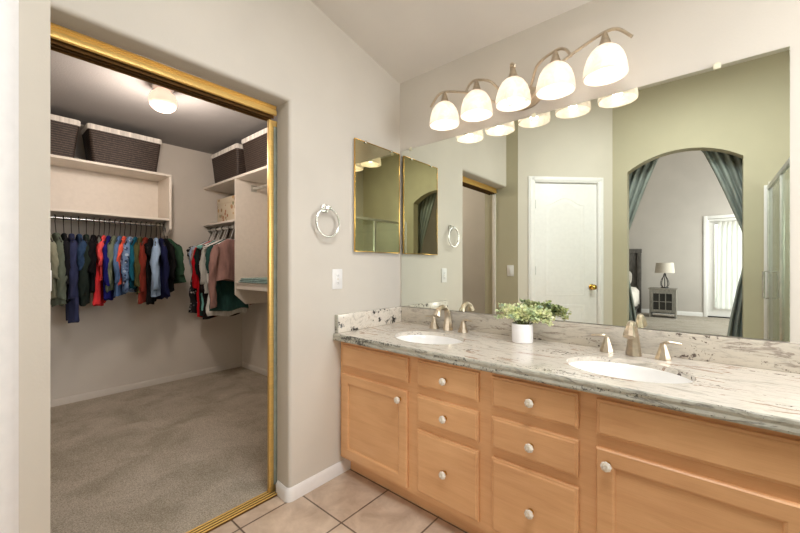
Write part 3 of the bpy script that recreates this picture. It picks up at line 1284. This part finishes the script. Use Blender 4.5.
def faucet_handle(t, x, sgn):
    # faceted flared base with lever pointing away from the spout
    g = G()
    def ring(s_, z, c=(0, 0)):
        n = 8
        return [(c[0] + s_ * math.cos(2 * PI * (i + .5) / n), c[1] + s_ * math.sin(2 * PI * (i + .5) / n), z) for i in range(n)]
    g.loft([ring(.030, .0005), ring(.029, .006), ring(.023, .022), ring(.0145, .048), ring(.0105, .062), ring(.009, .066)])
    o = g.build('faucet_handle', M['nickel'], t, 20, loc=(x, 0, 0))
    g = G()
    g.tube(catmull([(0, 0, .058), (sgn * .006, 0, .068), (sgn * .022, -.002, .072), (sgn * .062, -.006, .070)], 4), [.009] * 5 + [.0085] * 4 + [.007] * 3 + [.005], 8, flat=.7)
    g.build('lever', M['nickel'], o, 30)


def faucet(x, y, label):
    t = thing('faucet', (x, y, CT), label, 'faucet', 'widespread nickel faucets')
    g = G()
    pts = catmull([(0, 0, .0005), (0, .002, .04), (0, .0, .085), (0, -.020, .124), (0, -.058, .142), (0, -.100, .128), (0, -.122, .096)], 4)
    n = len(pts)
    rr = [.030 - .015 * min(1, k / 12) + (.0 if k < n - 6 else .0015 * (k - n + 6)) for k in range(n)]
    g.tube(pts, rr, 8)
    g.build('spout', M['nickel'], t, 20)
    g = G()
    g.lathe([(.0, .0004), (.028, .0004), (.028, .004), (.024, .007), (0, .007)], n=8)
    g.build('spout_base', M['nickel'], t, 20)
    faucet_handle(t, -.100, -1)
    faucet_handle(t, .103, 1)
    return t


faucet(.448, -.085, 'nickel three piece faucet behind the sink near the towel ring wall')
faucet(1.385, -.085, 'nickel three piece faucet behind the sink right of the plant')

# ------------------------------------------------------------------ mirrors
t = thing('wall_mirror', (0, 0, 0), 'large frameless mirror filling the wall behind the vanity counter', 'mirror')
G().box(.018, 1.853, -.006, -.001, .930, 1.999, .001, 1).build('mirror_glass', M['mirror'], t, 0)
for xx in (.10, .93, 1.655):
    G().box(xx - .012, xx + .012, -.011, -.0065, 1.985, 2.006, .002).box(xx - .006, xx + .006, -.0064, -.001, 2.0, 2.012).build('mirror_clip', M['plastic'], t)

t = thing('medicine_cabinet', (0, -.235, 1.295), 'thin gold edged mirrored medicine cabinet on left wall beside big mirror', 'cabinet')
G().box(.001, .012, -.200, .200, .005, .672).build('cabinet_box', M['white'], t, 0)
G().box(.0125, .019, -.203, .203, .002, .675).build('mirror_door', M['old_mirror'], t, 0)
g = G().box(.0125, .022, -.208, -.2035, -.003, .680, .001).box(.0125, .022, -.2032, .2032, .6755, .680, .001).box(.0125, .022, .2035, .208, -.003, .680, .001).box(.0125, .022, -.2032, .2032, -.003, .0015, .001)
g.build('edge_trim', M['brass'], t)
for yy in (-.12, .12):
    G().box(.022, .027, yy - .008, yy + .008, .668, .684, .002).build('door_catch', M['chrome'], t)

# ------------------------------------------------------------------ vanity light
LX, LD = .879, .152
t = thing('vanity_light', (LX, 0, 2.10), 'five shade brushed nickel vanity light above the large mirror', 'light fixture')
g = G()
rings = []
for yy, s_ in ((-.001, 1.0), (-.012, 1.0), (-.020, .93), (-.024, .8)):
    rings.append([(.098 * s_ * math.cos(a), yy, .058 * s_ * math.sin(a)) for a in [2 * PI * i / 32 for i in range(32)]])
g.loft(rings)
g.build('backplate', M['nickel'], t)
G().tube([(0, -.024, 0), (0, -.05, 0), (0, -LD + .01, .005)], .011, 10).lathe([(0, .0), (.014, .004), (.018, .012), (.012, .02), (0, .022)], (0, -.045, -.012), 12).build('centre_stem', M['nickel'], t)


def arm(pts):
    G().tube(catmull(pts, 8), .0068, 8).build('arm', M['nickel'], t)


zt = .114
for s_ in (-1, 1):
    # inner arm: rises steeply from the plate, arches over shade 2 / 4 and hooks down
    arm([(s_ * .012, -.055, .0), (s_ * .045, -.085, -.028), (s_ * .085, -.115, .03), (s_ * .125, -LD, .08), (s_ * .205, -LD, zt), (s_ * .248, -LD, .104), (s_ * .275, -LD, .062)])
    # outer arm: long arch to shade 1 / 5
    arm([(s_ * .010, -.055, .002), (s_ * .05, -.08, -.045), (s_ * .13, -.115, -.01), (s_ * .215, -LD, .040), (s_ * .32, -LD, .086), (s_ * .411, -LD, zt), (s_ * .46, -LD, .106), (s_ * .51, -LD, .054)])
arm([(0, -.06, .005), (-.018, -.085, .05), (-.022, -.115, .10), (-.008, -LD - .002, .127), (.010, -LD - .004, .116), (.010, -LD - .004, .104)])
for k in range(5):
    x = (k - 2) * .2055
    g = G()
    # alabaster bell
    out = [(.024, .052), (.040, .045), (.056, .030), (.070, .007), (.079, -.021), (.084, -.048), (.086, -.070), (.0855, -.078)]
    inn = [(.0815, -.078), (.082, -.070), (.080, -.048), (.075, -.016), (.066, .014), (.052, .038), (.036, .055), (.022, .062)]
    g.lathe(out + [(.0835, -.080), (.0815, -.078)], (x, -LD, 0), 40)
    sh_ = g.build('lamp_shade', M['shade'], t, 60)
    g = G()
    g.lathe([(0, .114), (.006, .114), (.010, .104), (.020, .072), (.028, .050), (.029, .042), (.022, .041), (0, .041)], (x, -LD, 0), 16)
    g.build('socket_cap', M['nickel'], t, 40)
    g = G()
    g.lathe([(0, .041), (.012, .041), (.012, .034), (.017, .024), (.020, .012), (.018, -.002), (.010, -.012), (0, -.015)], (x, -LD, 0), 20)
    b_ = g.build('bulb', M['bulb'], t, 60)
    bulb_light('vanity_bulb_light', (LX + x, -LD, 2.10 - .040), VAN_W, (1.0, .94, .87), .022)

# ------------------------------------------------------------------ towel ring, outlet, switch
t = thing('towel_ring', (0, -.655, 1.525), 'chrome towel ring on the left wall beside the closet opening', 'towel ring')
g = G().box(.001, .010, -.022, .022, -.022, .022, .004).box(.010, .030, -.010, .010, -.010, .012, .004).box(.026, .046, -.018, .018, -.010, .010, .004)
g.build('mount', M['chrome'], t)
g = G()
R_ = .078
pts = [(.036, R_ * math.sin(2 * PI * i / 48), -.002 - R_ + R_ * math.cos(2 * PI * i / 48)) for i in range(49)]
g.tube(pts, .006, 10, cap=False)
g.build('ring', M['chrome'], t)

t = thing('wall_outlet', (0, -.562, 1.13), 'white wall outlet plate on left wall under the towel ring', 'outlet')
G().box(.0005, .006, -.037, .037, -.058, .058, .003).build('cover_plate', M['white'], t)
G().box(.0062, .0085, -.017, .017, -.033, .033, .001).build('receptacle', M['white'], t)
g = G()
for zz in (-.021, .021):
    for a, b, c, d in ((-.007, -.005, -.004, .004), (.005, .007, -.005, .005), (-.0015, .0015, -.010, -.007)):
        G().box(.0086, .009, a, b, zz + c, zz + d).build('outlet_slot', M['black'], t, 0)
G().box(.0086, .0095, -.006, .006, -.0045, .0045, .0003).build('test_button', M['melamine'], t)

t = thing('light_switch', (.048, SY, 1.158), 'white light switch on the short olive wall beside the closet', 'switch')
G().box(-.037, .037, .0005, .006, -.058, .058, .003).build('cover_plate', M['white'], t)
G().box(-.016, .016, .0062, .010, -.033, .033, .002).build('rocker', M['white'], t)

# ------------------------------------------------------------------ potted plant
PX, PYY = .918, -.130
t = thing('potted_plant', (PX, PYY, CT), 'small artificial plant in a round white pot on the counter', 'plant')
g = G().lathe([(0, .0008), (.047, .0008), (.050, .004), (.0515, .093), (.0505, .095), (.0475, .095), (.046, .082), (.0, .082)], n=36)
g.build('pot', M['pot'], t, 40)
G().lathe([(0, .083), (.045, .083), (.044, .087), (.0, .089)], n=20).build('soil', M['soil'], t)
rnd = random.Random(11)
gs, gl = G(), G()


def leaf(g, p, d, s_):
    d = Vector(d).normalized()
    side = d.cross(Vector((rnd.uniform(-1, 1), rnd.uniform(-1, 1), rnd.uniform(-.2, 1)))).normalized()
    nrm = side.cross(d)
    p = Vector(p)
    a = [p, p + d * s_ * .35 + side * s_ * .36, p + d * s_ * .8 + side * s_ * .30, p + d * s_ * 1.05, p + d * s_ * .8 - side * s_ * .30, p + d * s_ * .35 - side * s_ * .36]
    mid = p + d * s_ * .55 - nrm * s_ * .12
    lo = [q - nrm * s_ * .05 for q in a]
    g.add(a + [mid] + lo, [(0, 1, 6), (1, 2, 6), (2, 3, 6), (3, 4, 6), (4, 5, 6), (5, 0, 6), (7, 12, 11, 10, 9, 8), (0, 7, 8, 1), (1, 8, 9, 2), (2, 9, 10, 3), (3, 10, 11, 4), (4, 11, 12, 5), (5, 12, 7, 0)])


for k in range(46):
    u = rnd.random()
    # the bush leans out to the right (+x)
    a = rnd.uniform(0, 2 * PI)
    if rnd.random() < .34:
        end = Vector((rnd.uniform(.06, .150), rnd.uniform(-.03, .03), rnd.uniform(.10, .165)))
    else:
        end = Vector((rnd.uniform(-.115, .075), rnd.uniform(-.075, .07), rnd.uniform(.115, .195)))
    st = Vector((rnd.uniform(-.03, .03), rnd.uniform(-.03, .03), .085))
    mid = st.lerp(end, .5) + Vector((0, 0, .03))
    pts = catmull([st, mid, end], 5)
    gs.tube(pts, [.0016] * len(pts), 5)
    for j in range(3, len(pts)):
        for q in range(5):
            d = Vector((rnd.uniform(-1, 1), rnd.uniform(-1, 1), rnd.uniform(-.5, .9)))
            leaf(gl, pts[j] + d * .004, d, rnd.uniform(.011, .018))
gs.build('stems', M['stem'], t, 60)
fo = gl.build('foliage', M['leaf'], t, 0)
fo['kind'] = 'stuff'

# ------------------------------------------------------------------ closet opening: gold track, jamb, sliding door
t = thing('closet_track_frame', (-.12, -1.32, 0), 'gold metal track frame around the closet opening', 'door frame')
g = G()
# fluted fascia profile in x-z, extruded along y
yy0, yy1 = -1.765 + .002 + 1.32, -.880 + 1.32
prof = [(.0, 2.050), (.010, 2.050), (.012, 2.044), (.007, 2.040), (.011, 2.035), (.007, 2.030), (.012, 2.025), (.012, 2.004), (.008, 2.0), (.0, 2.0)]
g.loft([[(x, y, z) for x, z in prof] for y in (yy0, yy1)])
g.build('header_fascia', M['bronze_gold'], t, 30)
g = G()
for a, z0 in ((-.022, 1.992), (-.046, 1.992), (-.070, 1.988)):
    g.box(a, a + .004, yy0, yy1, z0, 2.044)
g.box(-.070, -.001, yy0, yy1, 2.044, 2.050)
g.build('header_channel', M['bronze_dark'], t, 0)
g = G()
tk = G().box(-.032, .030, yy0, yy1, .001, .006, .001).build('floor_track', M['bronze_dark'], t, 30)
g = G()
for a in (-.029, -.012, .006, .024):
    g.lathe([(0, yy0), (.0035, yy0), (.0035, yy1), (0, yy1)], (0, 0, 0), 8)
    g.v[-32:] = [(a + x, z, .010 + y) for x, y, z in g.v[-32:]]
g.build('track_rails', M['bronze_gold'], tk, 30)
G().box(-.03, .004, yy0, yy0 + .02, .012, 1.986, .002).build('side_jamb', M['melamine'], t)

t = thing('sliding_mirror_door', (-.136, -.60, .012), 'gold framed sliding mirror door parked behind the wall at closet opening', 'door')
g = G().box(-.011, .011, -.3125, -.287, 0, 1.965, .003)
g.build('stile', M['bronze_gold'], t)
G().box(.005, .0105, -.2868, -.262, .031, 1.934).build('reflection_strip', M['grey_strip'], t, 0)  # added strip, its colour stands in for the mirror's paler reflection
G().box(-.011, .011, .27, .30, 0, 1.965, .003).build('stile', M['bronze_gold'], t)
G().box(-.009, .009, -.287, .269, 0, .03).box(-.009, .009, -.287, .269, 1.935, 1.965).build('rail', M['bronze_gold'], t)
G().box(-.004, .004, -.287, .269, .031, 1.934).build('mirror_panel', M['mirror'], t, 0)

# ------------------------------------------------------------------ closet light
t = thing('closet_ceiling_light', (-1.285, -1.06, 2.47), 'round glowing opal globe light on the closet ceiling', 'ceiling light')
G().lathe([(0, -.0005), (.065, -.0005), (.065, -.018), (.05, -.028), (0, -.028)], n=28).build('base', M['white'], t)
G().lathe([(.040, -.026), (.046, -.035), (.070, -.058), (.084, -.090), (.086, -.115), (.078, -.144), (.055, -.166), (.025, -.177), (0, -.179)], n=32).build('globe', M['globe'], t, 60)
bulb_light('closet_bulb_light', (-1.285, -1.06, 2.18), CLOSET_W, (1.0, .86, .74), .09)

# ------------------------------------------------------------------ closet shelf unit on the back wall
XB = -2.62
t = thing('closet_shelf_unit', (XB, -1.4, 0), 'white hanging closet shelf unit on the back wall with rod below', 'shelf unit')
YL, YR = -.69, .70           # local y ends: world -2.09 .. -.70
G().box(.0015, .34, YL, YR, 2.062, 2.082, .001).build('top_shelf', M['melamine'], t)
G().box(.014, .34, YL, YR - .02, 1.64, 1.66, .001).build('shelf', M['melamine'], t)
g = G().prism([(.0015, 2.0615), (.0015, 1.50), (.26, 1.50), (.34, 1.56), (.34, 2.0615)], 'y', YR - .019, YR)
g.build('side_panel', M['melamine'], t, 0)
G().box(.0015, .0135, YL, YR - .02, 1.62, 2.061).build('back_panel', M['melamine'], t, 0)
G().tube([(.23, YL, 1.60), (.23, YR - .02, 1.60)], .0145, 14).build('hanging_rod', M['chrome'], t)
G().box(.20, .26, YR - .026, YR - .0195, 1.575, 1.639, .002).build('rod_bracket', M['steel'], t)

# closet organizer on the right wall
t = thing('closet_organizer', (-1.86, .15, 0), 'white closet organizer on right wall with shelves and divider panel', 'shelf unit')
G().box(-.758, 1.0, -.435, -.0015, 2.055, 2.078, .001).build('top_shelf', M['melamine'], t)
g = G().prism([(-.0015, 2.0545), (-.0015, .83), (-.33, .83), (-.435, .93), (-.435, 2.0545)], 'x', -.010, .010)
g.build('divider_panel', M['melamine'], t, 0)
G().box(-.758, -.0105, -.435, -.0015, 1.645, 1.665, .001).build('shelf', M['melamine'], t)
G().box(.0105, 1.0, -.435, -.0015, 1.03, 1.05, .001).build('low_shelf', M['melamine'], t)
G().box(.0105, 1.0, -.425, -.41, .985, 1.029).build('shelf_lip', M['melamine'], t, 0)
G().tube([(-.757, -.375, 1.605), (-.0105, -.375, 1.605)], .0145, 14).build('hanging_rod', M['steel'], t)
G().tube([(.017, -.25, 1.985), (1.0, -.25, 1.985)], .0145, 14).build('hanging_rod', M['steel'], t)
G().box(.0105, .017, -.28, -.22, 1.955, 2.02, .002).build('rod_bracket', M['steel'], t)
g = G().prism([(-.0015, 2.0545), (-.0015, .03), (-.435, .03), (-.435, 2.0545)], 'x', 1.001, 1.02)
g.build('end_panel', M['melamine'], t, 0)


# ------------------------------------------------------------------ storage baskets
def basket(loc, rz, w, d, h, label):
    t = thing('wicker_basket', loc, label, 'basket', 'dark wicker baskets on the closet top shelves', rz)
    g = G()
    def rr(wx, dy, z, r=.025):
        pts = []
        for cx_, cy_, a0 in ((1, 1, 0), (-1, 1, 90), (-1, -1, 180), (1, -1, 270)):
            for k in range(5):
                a = math.radians(a0 + 90 * k / 4)
                pts.append((cx_ * (wx / 2 - r) + r * math.cos(a), cy_ * (dy / 2 - r) + r * math.sin(a), z))
        return pts
    tp = .88
    rings = [rr(w * tp * .97, d * tp * .97, .001)]
    for k in range(0, 9):
        u = k / 8
        s_ = tp + (1 - tp) * u
        rings.append(rr(w * s_, d * s_, .004 + (h - .03) * u))
    rings += [rr(w - .014, d - .014, h - .026), rr(w * tp - .02, d * tp - .02, .012)]
    g.loft(rings)
    g.build('wicker_body', M['wicker'], t, 40)
    g = G()
    rings = [rr(w + .004, d + .004, h - .045), rr(w + .012, d + .012, h - .04), rr(w + .012, d + .012, h - .003), rr(w + .004, d + .004, h), rr(w - .016, d - .016, h), rr(w - .02, d - .02, h - .05)]
    g.loft(rings, cap=False)
    g.build('cloth_liner', M['liner'], t, 50)
    return t


basket((-2.435, -1.045, 2.083), PI / 2, .53, .30, .315, 'dark wicker basket with striped liner nearer the closet light')
basket((-2.435, -1.625, 2.083), PI / 2, .53, .30, .315, 'dark wicker basket partly hidden by the closet opening left edge')
basket((-2.155, -.105, 2.079), 0, .60, .33, .325, 'dark wicker basket deepest on the right hand closet shelf')
basket((-1.46, -.105, 2.079), 0, .60, .33, .335, 'dark wicker basket cut by the gold closet door stile')

g = G().box(-.20, .20, -.14, .14, 0, .255, .006)
t = thing('storage_box', (-2.19, -.09, 1.666), 'floral patterned storage box on the closet shelf above hanging clothes', 'box')
G().box(-.20, .20, -.14, .14, 0, .20, .004).build('box_body', M['floral'], t)
G().box(-.204, .204, -.144, .144, .195, .255, .004).build('lid', M['floral'], t)

# folded teal cloth on low shelf
t = thing('folded_cloth', (-1.50, -.10, 1.0505), 'folded grey teal cloth lying on the low closet shelf', 'cloth')
g = G()
for k in range(3):
    rings = []
    for i in range(13):
        x = -.27 + .54 * i / 12
        zz = .014 * k
        wob = .004 * math.sin(i * 1.7 + k)
        rings.append([(x, -.19 + .01 * k + wob, zz), (x, -.20 + .01 * k + wob, zz + .007), (x, -.19 + .01 * k + wob, zz + .0135), (x, .12, zz + .0135 + abs(wob)), (x, .13, zz + .007), (x, .12, zz)])
    g.loft(rings)
g.build('cloth_layers', M['teal_cloth'], t, 60)


# ------------------------------------------------------------------ hangers and clothes
def hanger(loc, rz, mat, label, group, span=.20, sl=.04):
    t = thing('clothes_hanger', loc, label, 'hanger', group, rz)
    g = G()
    pts = [(.021 * math.cos(a), 0, .021 * math.sin(a)) for a in [math.radians(x) for x in range(200, -61, -26)]]
    pts = [(-.0207, 0, -.006)] + pts + [(.1 * sl, 0, -.034), (sl, 0, -.125)]
    g.tube(catmull(pts, 2), .0030, 6)
    g.build('hook', mat, t)
    g = G()
    g.tube(catmull([(-span, 0, -.205), (-span * .5, 0, -.166), (sl, 0, -.128), (span * .65, 0, -.168), (span, 0, -.205)], 4), .0050, 6)
    g.tube([(-span, 0, -.205), (span, 0, -.208)], .0035, 6)
    g.build('shoulder_bar', mat, t)
    return t


def garment(name, loc, rz, kind, Lb, Ls, th, color, label, cat, group, seed=0, span=.20, flare=0.0, drift=None, sl=.04):
    """Lb body length below the shoulder, Ls sleeve length; local x along the hanger"""
    rnd = random.Random(seed)
    t = thing(name, loc, label, cat, group, rz)
    m = cloth(color)
    ht = th / 2
    n = 56
    ph = rnd.uniform(0, 6)
    dr = rnd.uniform(-.022, .022) if drift is None else drift
    k1, k2 = rnd.uniform(38, 52), rnd.uniform(75, 95)
    if kind == 'pants':
        lev = [(-.200, .10, .3), (-.206, .108, .8), (-.22, .11, 1)] + [(-.22 - Lb * k / 12, .11 + (.07 + flare) * k / 12, 1 + .5 * k / 12) for k in range(1, 13)]
    else:
        lev = [(-.126, .030, .45), (-.134, .050, .75), (-.146, .075, .8), (-.166, .115, .85), (-.188, .155, .9), (-.206, span - .022, 1), (-.225, span - .008, 1), (-.26, span - .006, 1)]
        lev += [(-.26 - Lb * k / 14, span - .014 + flare * (k / 14) ** 1.3 + .006 * math.sin(k * .8 + ph), 1 + .25 * k / 14) for k in range(1, 15)]
    rings = []
    for z, hw, tf in lev:
        dz = max(0, -.21 - z)
        u = dz / max(.1, Lb)
        ring = []
        for i in range(n):
            a = 2 * PI * i / n
            ca, sa = math.cos(a), math.sin(a)
            x = hw * math.copysign(abs(ca) ** .75, ca)
            y = ht * tf * math.copysign(abs(sa) ** .7, sa)
            amp = min(1, dz * 4) * ht * .55
            y += amp * (.7 * math.sin(x * k1 + ph + z * 4) + .3 * math.sin(x * k2 - z * 6)) + dr * u ** 1.4
            x += min(1, dz * 3) * (.008 * math.sin(z * 19 + ph) + .004 * math.sin(z * 43 + a))
            zz = z + (.014 * math.sin(x * 24 + ph) + .06 * dr / .02 * x if dz > Lb - .02 else 0)
            x += sl * max(0, min(1, (z + .215) / .085))
            ring.append((x, y, zz))
        rings.append(ring)
    G().loft(rings).build('body', m, t, 80)
    if Ls > 0:
        for s_ in (-1, 1):
            k_ = 16
            pts, rr = [], []
            sw = rnd.uniform(-.018, .018) + dr * .8
            bend = rnd.uniform(.2, 1.0)
            for k in range(k_ + 1):
                u = k / k_
                pts.append((s_ * (span - .034 + .036 * math.sin(min(1, u * 1.8) * PI / 2) - .02 * bend * max(0, u - .45)), sw * u ** 1.3 + .005 * math.sin(u * 9 + ph), -.190 - Ls * u))
                rr.append((.040 - .013 * u) * (.5 if k == 0 else (.85 if k == 1 else 1)))
            g = G()
            nn = 20
            rings = []
            for k, (p, r) in enumerate(zip(pts, rr)):
                u = k / k_
                ring = []
                for i in range(nn):
                    a = 2 * PI * i / nn
                    rj = r * (1 + .16 * math.sin(3 * a + u * 15 + ph) * min(1, u * 3) + .07 * math.sin(5 * a - u * 24))
                    ring.append((p[0] + rj * math.cos(a), p[1] + rj * math.sin(a) * min(1.1, ht * 1.15 / .032), p[2] + .008 * math.sin(a + ph)))
                rings.append(ring)
            g.loft(rings)
            g.build('sleeve', m, t, 80)
    return t


BG = 'clothes on the back closet rod'
BH = 'hangers on the back closet rod'
RX, RZ = -2.39, 1.60
# y, twist deg, kind, name, body length, sleeve length, thickness, colour, label, flare, drift
back = [
    (-1.555, 6, 's', 'shirt', .40, .30, .050, (140, 142, 124), 'pale sage shirt at left end of the back closet rod', 0, .02),
    (-1.500, 5, 's', 'long_shirt', .44, .46, .050, (98, 108, 96), 'grey green long shirt second from left on back closet rod', 0, 0),
    (-1.450, 0, 's', 'shirt', .42, .34, .040, (26, 27, 32), 'black shirt between the grey green shirt and the slate blue one', 0, 0),
    (-1.402, -4, 's', 'dress', .58, .46, .048, (50, 56, 88), 'slate blue dress hanging lowest toward left of back rod', .02, .01),
    (-1.356, -2, 's', 'denim_shirt', .26, .24, .044, (46, 68, 100), 'short denim blue shirt right of the slate blue dress', 0, 0),
    (-1.306, -8, 's', 'shirt', .44, .44, .052, (36, 46, 42), 'very dark green shirt left of the red skirt', 0, -.02),
    (-1.254, -15, 's', 'shirt', .34, .26, .046, (20, 18, 22), 'black shirt in front of the long red garment', 0, 0),
    (-1.216, -18, 'p', 'red_skirt', .50, 0, .034, (208, 52, 58), 'bright red garment showing below the black shirt', .03, .0),
    (-1.182, -19, 's', 'shirt', .24, .20, .030, (240, 84, 86), 'short coral pink shirt beside the red garment', 0, 0),
    (-1.148, -20, 's', 'shirt', .42, .36, .032, (28, 30, 112), 'royal blue shirt right of the coral pink shirt', 0, 0),
    (-1.108, -22, 's', 'shirt', .34, .36, .042, (112, 122, 104), 'olive grey shirt right of the royal blue shirt', 0, -.02),
    (-1.070, -22, 's', 'shirt', .38, .34, .032, (90, 120, 166), 'mid blue chambray shirt behind the olive grey shirt', 0, 0),
    (-1.036, -23, 's', 'shirt', .28, .26, .030, (236, 98, 78), 'narrow orange coral shirt in the middle of back rod', 0, -.01),
    (-.994, -24, 's', 'blouse', .36, .32, .048, 'blue_pattern', 'blue and white printed blouse in middle of back rod', 0, 0),
    (-.952, -24, 's', 'shirt', .34, .32, .032, (22, 90, 114), 'teal shirt right of the blue printed blouse', 0, 0),
    (-.914, -25, 's', 'shirt', .38, .38, .040, (80, 80, 50), 'olive green shirt beside the rust brown one', 0, .01),
    (-.874, -25, 's', 'shirt', .46, .42, .044, (122, 48, 38), 'rust brown long shirt right of the olive green one', .03, -.01),
    (-.834, -24, 's', 'shirt', .48, .10, .034, (20, 20, 22), 'black shirt between rust brown and light blue shirts', 0, 0),
    (-.794, -18, 's', 'shirt', .40, .42, .050, (154, 180, 212), 'light blue shirt near the right end of back rod', 0, 0),
    (-.766, -4, 's', 'shirt', .44, .46, .038, (26, 30, 66), 'dark navy shirt right of the light blue shirt', 0, .02),
    (-.742, 8, 's', 'shirt', .38, .32, .030, (18, 18, 20), 'black shirt before the green one at right end of back rod', 0, .01),
    (-.724, 20, 's', 'shirt', .30, .28, .036, (50, 78, 60), 'forest green shirt at the right end of back closet rod', .03, .04),
]
HB = M['dark_metal']
for k, (y, tw, kd, nm, Lb, Ls, th, c, lab, fl, df) in enumerate(back):
    short = lab.split(' hanging')[0]
    garment(nm, (RX, y, RZ - .002), math.radians(tw), 'pants' if kd == 'p' else 'shirt', Lb, Ls, th, c, lab, 'clothing', BG, 10 + k, .20, fl, df)
    hanger((RX, y, RZ + .0005), math.radians(tw), HB, 'dark wire hanger holding the ' + ' '.join(short.split()[:9]), BH)

# clothes on the right hand rod; local +x points towards the room
RG = 'clothes on the right closet rod'
RH = 'hangers on the right closet rod'
right = [
    (-2.540, -88, 'floral_dress', .58, .08, .044, 'floral_dress', 'black floral dress at the back end of right closet rod', .03, -.03),
    (-2.490, -90, 'shirt', .16, .18, .040, (160, 178, 204), 'pale blue white shirt next to the black floral dress', 0, 0),
    (-2.440, -91, 'blouse', .24, .22, .040, 'pink_pattern', 'dusty pink print blouse behind the red dress', 0, 0),
    (-2.390, -92, 'red_dress', .62, .40, .044, (196, 24, 36), 'long bright red dress on the right closet rod', 0, -.03),
    (-2.340, -92, 'shirt', .62, .26, .036, (26, 42, 40), 'black green long garment beside the red dress', 0, -.01),
    (-2.296, -90, 'shirt', .56, 0, .030, (130, 192, 186), 'pale mint garment peeking beside black clothes', 0, 0),
    (-2.250, -90, 'coat', .62, .44, .044, (32, 24, 24), 'black long coat left of the pale grey cardigan', 0, -.01),
    (-2.200, -88, 'cardigan', .34, .36, .038, (190, 190, 186), 'pale grey cardigan between black coat and dark green top', 0, -.03),
    (-2.150, -88, 'blouse', .60, 0, .032, (220, 218, 214), 'white blouse with hem showing under the dark green top', 0, 0),
    (-2.095, -86, 'top', .54, .24, .046, (40, 72, 68), 'dark green top hanging behind the mauve shirt', 0, 0),
    (-2.015, -84, 'long_shirt', .24, .58, .056, (146, 114, 108), 'dusty mauve long sleeved shirt nearest on right closet rod', 0, .01),
]
for k, (x, tw, nm, Lb, Ls, th, c, lab, fl, df) in enumerate(right):
    garment(nm, (x, -.225, 1.603), math.radians(tw), 'shirt', Lb + .04, Ls + .03, th, c, lab, 'clothing', RG, 60 + k, .215, fl, df)
    hanger((x, -.225, 1.6055), math.radians(tw), M['white'] if k % 3 else HB, ('white' if k % 3 else 'dark') + ' hanger holding the ' + ' '.join(lab.split()[:8]), RH, .205)
